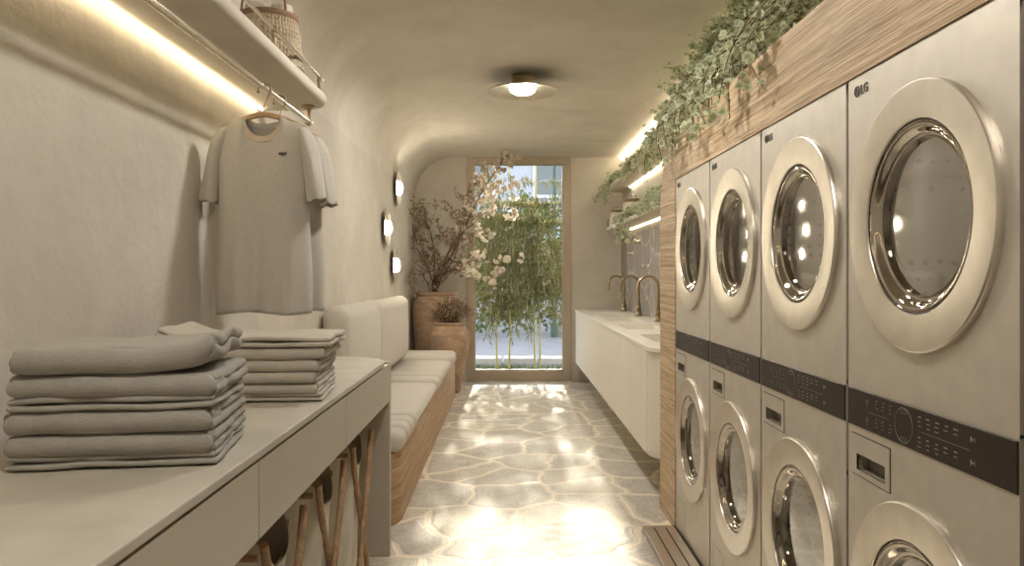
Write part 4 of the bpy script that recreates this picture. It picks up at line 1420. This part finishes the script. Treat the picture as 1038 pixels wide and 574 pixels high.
def bamboo(x, y, top, lab, seed, n, spread=.95):
    rr = random.Random(seed)
    t = thing('garden_bamboo', lab, 'bamboo', (x, y, -.03), 'bamboo outside the door')
    bm = new()
    pts = [Vector((x, y, -.04)), Vector((x + rr.uniform(-.02, .02), y, .8)), Vector((x + rr.uniform(-.06, .06), y + rr.uniform(-.1, .1), 2.2)), Vector((x + rr.uniform(-.15, .15), y + rr.uniform(-.1, .1), top))]
    pp = smooth_path(pts, 8); tube(bm, pp, [.017 * (1 - .6 * i / (len(pp) - 1)) for i in range(len(pp))], 8)
    for i in range(2, len(pp), 2): sphere(bm, pp[i], .019 * (1 - .6 * i / (len(pp) - 1)), 8, 5, (1, 1, .35))
    obj('culm', bm, 'bamboo', t)
    bl = new(); lay = bl.loops.layers.float_color.new('leaf')
    bt = new()
    for k in range(int(n * 1.22)):
        h = rr.uniform(.75, 2.45) if k < n * .95 else (rr.uniform(2.45, 3.0) if k < n else rr.uniform(3.65, top + .5))  # unseen crown leaves added to dapple the sun on the near floor
        i = min(range(len(pp)), key=lambda q: abs(pp[q].z - h))
        b0 = pp[i]
        if mnoise.noise(Vector((x * 2 + seed, h * 2.6, 1.7))) < -.12 and h < 3: continue
        a = rr.uniform(0, 2 * pi); L = rr.uniform(.15, spread) * (1.15 - .4 * abs(h / top - .6))
        e = b0 + Vector((cos(a) * L, sin(a) * L * .55, rr.uniform(-.05, .18)))
        e2 = e + Vector((cos(a) * .08, sin(a) * .06, -rr.uniform(.1, .4)))
        tw = smooth_path([b0, e, e2], 5)
        tube(bt, tw, .0022, 3, caps=False)
        for q in tw[2:]:
            for _ in range(3):
                d = Vector((rr.uniform(-.6, .6), rr.uniform(-.6, .6), -1))
                add_leaf(bl, lay, q + rvec(rr) * .03, d, rvec(rr), rr.uniform(.07, .13), rr.uniform(.012, .02), rr.random(), .1, 4)
    obj('leaves', bl, 'bleaf', t, 0, False); obj('twigs', bt, 'bamboo', t, 60)
bamboo(-.164, 11.5, 4.6, 'slender bamboo outside, first culm from the left', 1, 215)
bamboo(.015, 11.35, 4.5, 'slender bamboo outside, second culm from the left', 2, 185)
bamboo(.405, 11.5, 4.7, 'slender bamboo outside, third culm from the left', 3, 205)
bamboo(.49, 11.6, 4.6, 'slender bamboo outside, first culm from the right', 4, 195)

def hedge(x0, x1, y, h, n, lab, seed, size=.12):
    rr = random.Random(seed)
    bl = new(); lay = bl.loops.layers.float_color.new('leaf')
    for k in range(n):
        x = rr.uniform(x0, x1)
        hh = h * (.88 + .16 * mnoise.noise(Vector((x * 1.3, seed, 0))) )
        z = hh * rr.random() ** .7
        p = Vector((x, y + rr.uniform(-.5, .5), z))
        s = size * rr.uniform(.6, 1.3)
        add_leaf(bl, lay, p, rvec(rr) + Vector((0, -.3, -.2)), rvec(rr) + Vector((0, -.6, .6)), s, s * .7, rr.random(), .2, 6)
    tag(obj('garden_hedge', bl, 'hleaf', None, 0, False), lab, 'hedge', 'hedges across the street')
hedge(-3.2, .3, 18.6, 3.35, 4200, 'tall green hedge across the street on the left', 31)
hedge(.3, 3.6, 18.9, 3.6, 4200, 'tall green hedge across the street beside the dark pole', 32)

bm = new(); lathe(bm, [(0, -.03), (.09, -.03), (.09, .25), (.05, .3), (.045, 5.2), (0, 5.2)], (1.07, 17.5, 0), n=20)
tag(obj('street_pole', bm, 'pole'), 'dark green metal pole standing across the street', 'pole')

t = thing('street_building', 'pale blue house facade with white trimmed windows beyond the hedge', 'building', (0, 29, 0))
FY = 28.0
bm = new(); box(bm, -9, 9, FY, FY + 3, -.05, 5.5); box(bm, -9, 9, FY - .08, FY, 3.75, 3.9); obj('wall', bm, 'facade', t, 0)
for xx in (-3.5, -1.05, 1.5, 1.5 + 2.55):
    for zz in (1.2, 4.35):
        bm = new()
        w_, h_ = .48, 1.5
        box(bm, xx - w_ - .12, xx - w_, FY - .06, FY + .01, zz - .1, zz + h_ + .1); box(bm, xx + w_, xx + w_ + .12, FY - .06, FY + .01, zz - .1, zz + h_ + .1)
        box(bm, xx - w_, xx + w_, FY - .06, FY + .01, zz + h_, zz + h_ + .1); box(bm, xx - w_ - .16, xx + w_ + .16, FY - .1, FY + .01, zz - .12, zz)
        wf = obj('window', bm, 'facadetrim', t, 0)
        bm = new(); box(bm, xx - w_, xx + w_, FY - .01, FY + .01, zz, zz + h_); obj('pane', bm, 'winglass', wf, 0)

# ------------------------------------------------------------------ light
w = bpy.data.worlds.new('sky'); SC.world = w; w.use_nodes = True
nt = w.node_tree
sky = nt.nodes.new('ShaderNodeTexSky')
try:
    sky.sky_type = 'NISHITA'
    sky.sun_disc = False
    sky.sun_elevation = radians(24); sky.sun_rotation = radians(0)
    sky.air_density = 1.0; sky.dust_density = 1.0; sky.ozone_density = 1.0
except Exception:
    pass
bg = nt.nodes['Background']
hs = nt.nodes.new('ShaderNodeHueSaturation'); hs.inputs['Saturation'].default_value = .28
nt.links.new(sky.outputs[0], hs.inputs['Color']); nt.links.new(hs.outputs[0], bg.inputs['Color'])
bg.inputs['Strength'].default_value = .32

sd = bpy.data.lights.new('sun', 'SUN'); so = link(bpy.data.objects.new('sun', sd))
el = radians(20.2); az = radians(-.8)
so.location = (0, 30, 12)
so.rotation_euler = Vector((sin(az) * cos(el), -cos(az) * cos(el), -sin(el))).to_track_quat('-Z', 'Y').to_euler()
sd.energy = 2.15; sd.angle = radians(1.1); sd.color = (1, .90, .74)

SC.view_settings.view_transform = 'Standard'
try: SC.view_settings.look = 'None'
except Exception: pass
SC.view_settings.exposure = 1.72
SC.view_settings.gamma = 1
SC.view_settings.use_curve_mapping = False
cy = SC.cycles
cy.use_denoising = True
cy.max_bounces = 12; cy.diffuse_bounces = 6; cy.glossy_bounces = 5; cy.transparent_max_bounces = 24; cy.transmission_bounces = 6
cy.caustics_reflective = False; cy.caustics_refractive = False
cy.sample_clamp_indirect = 8
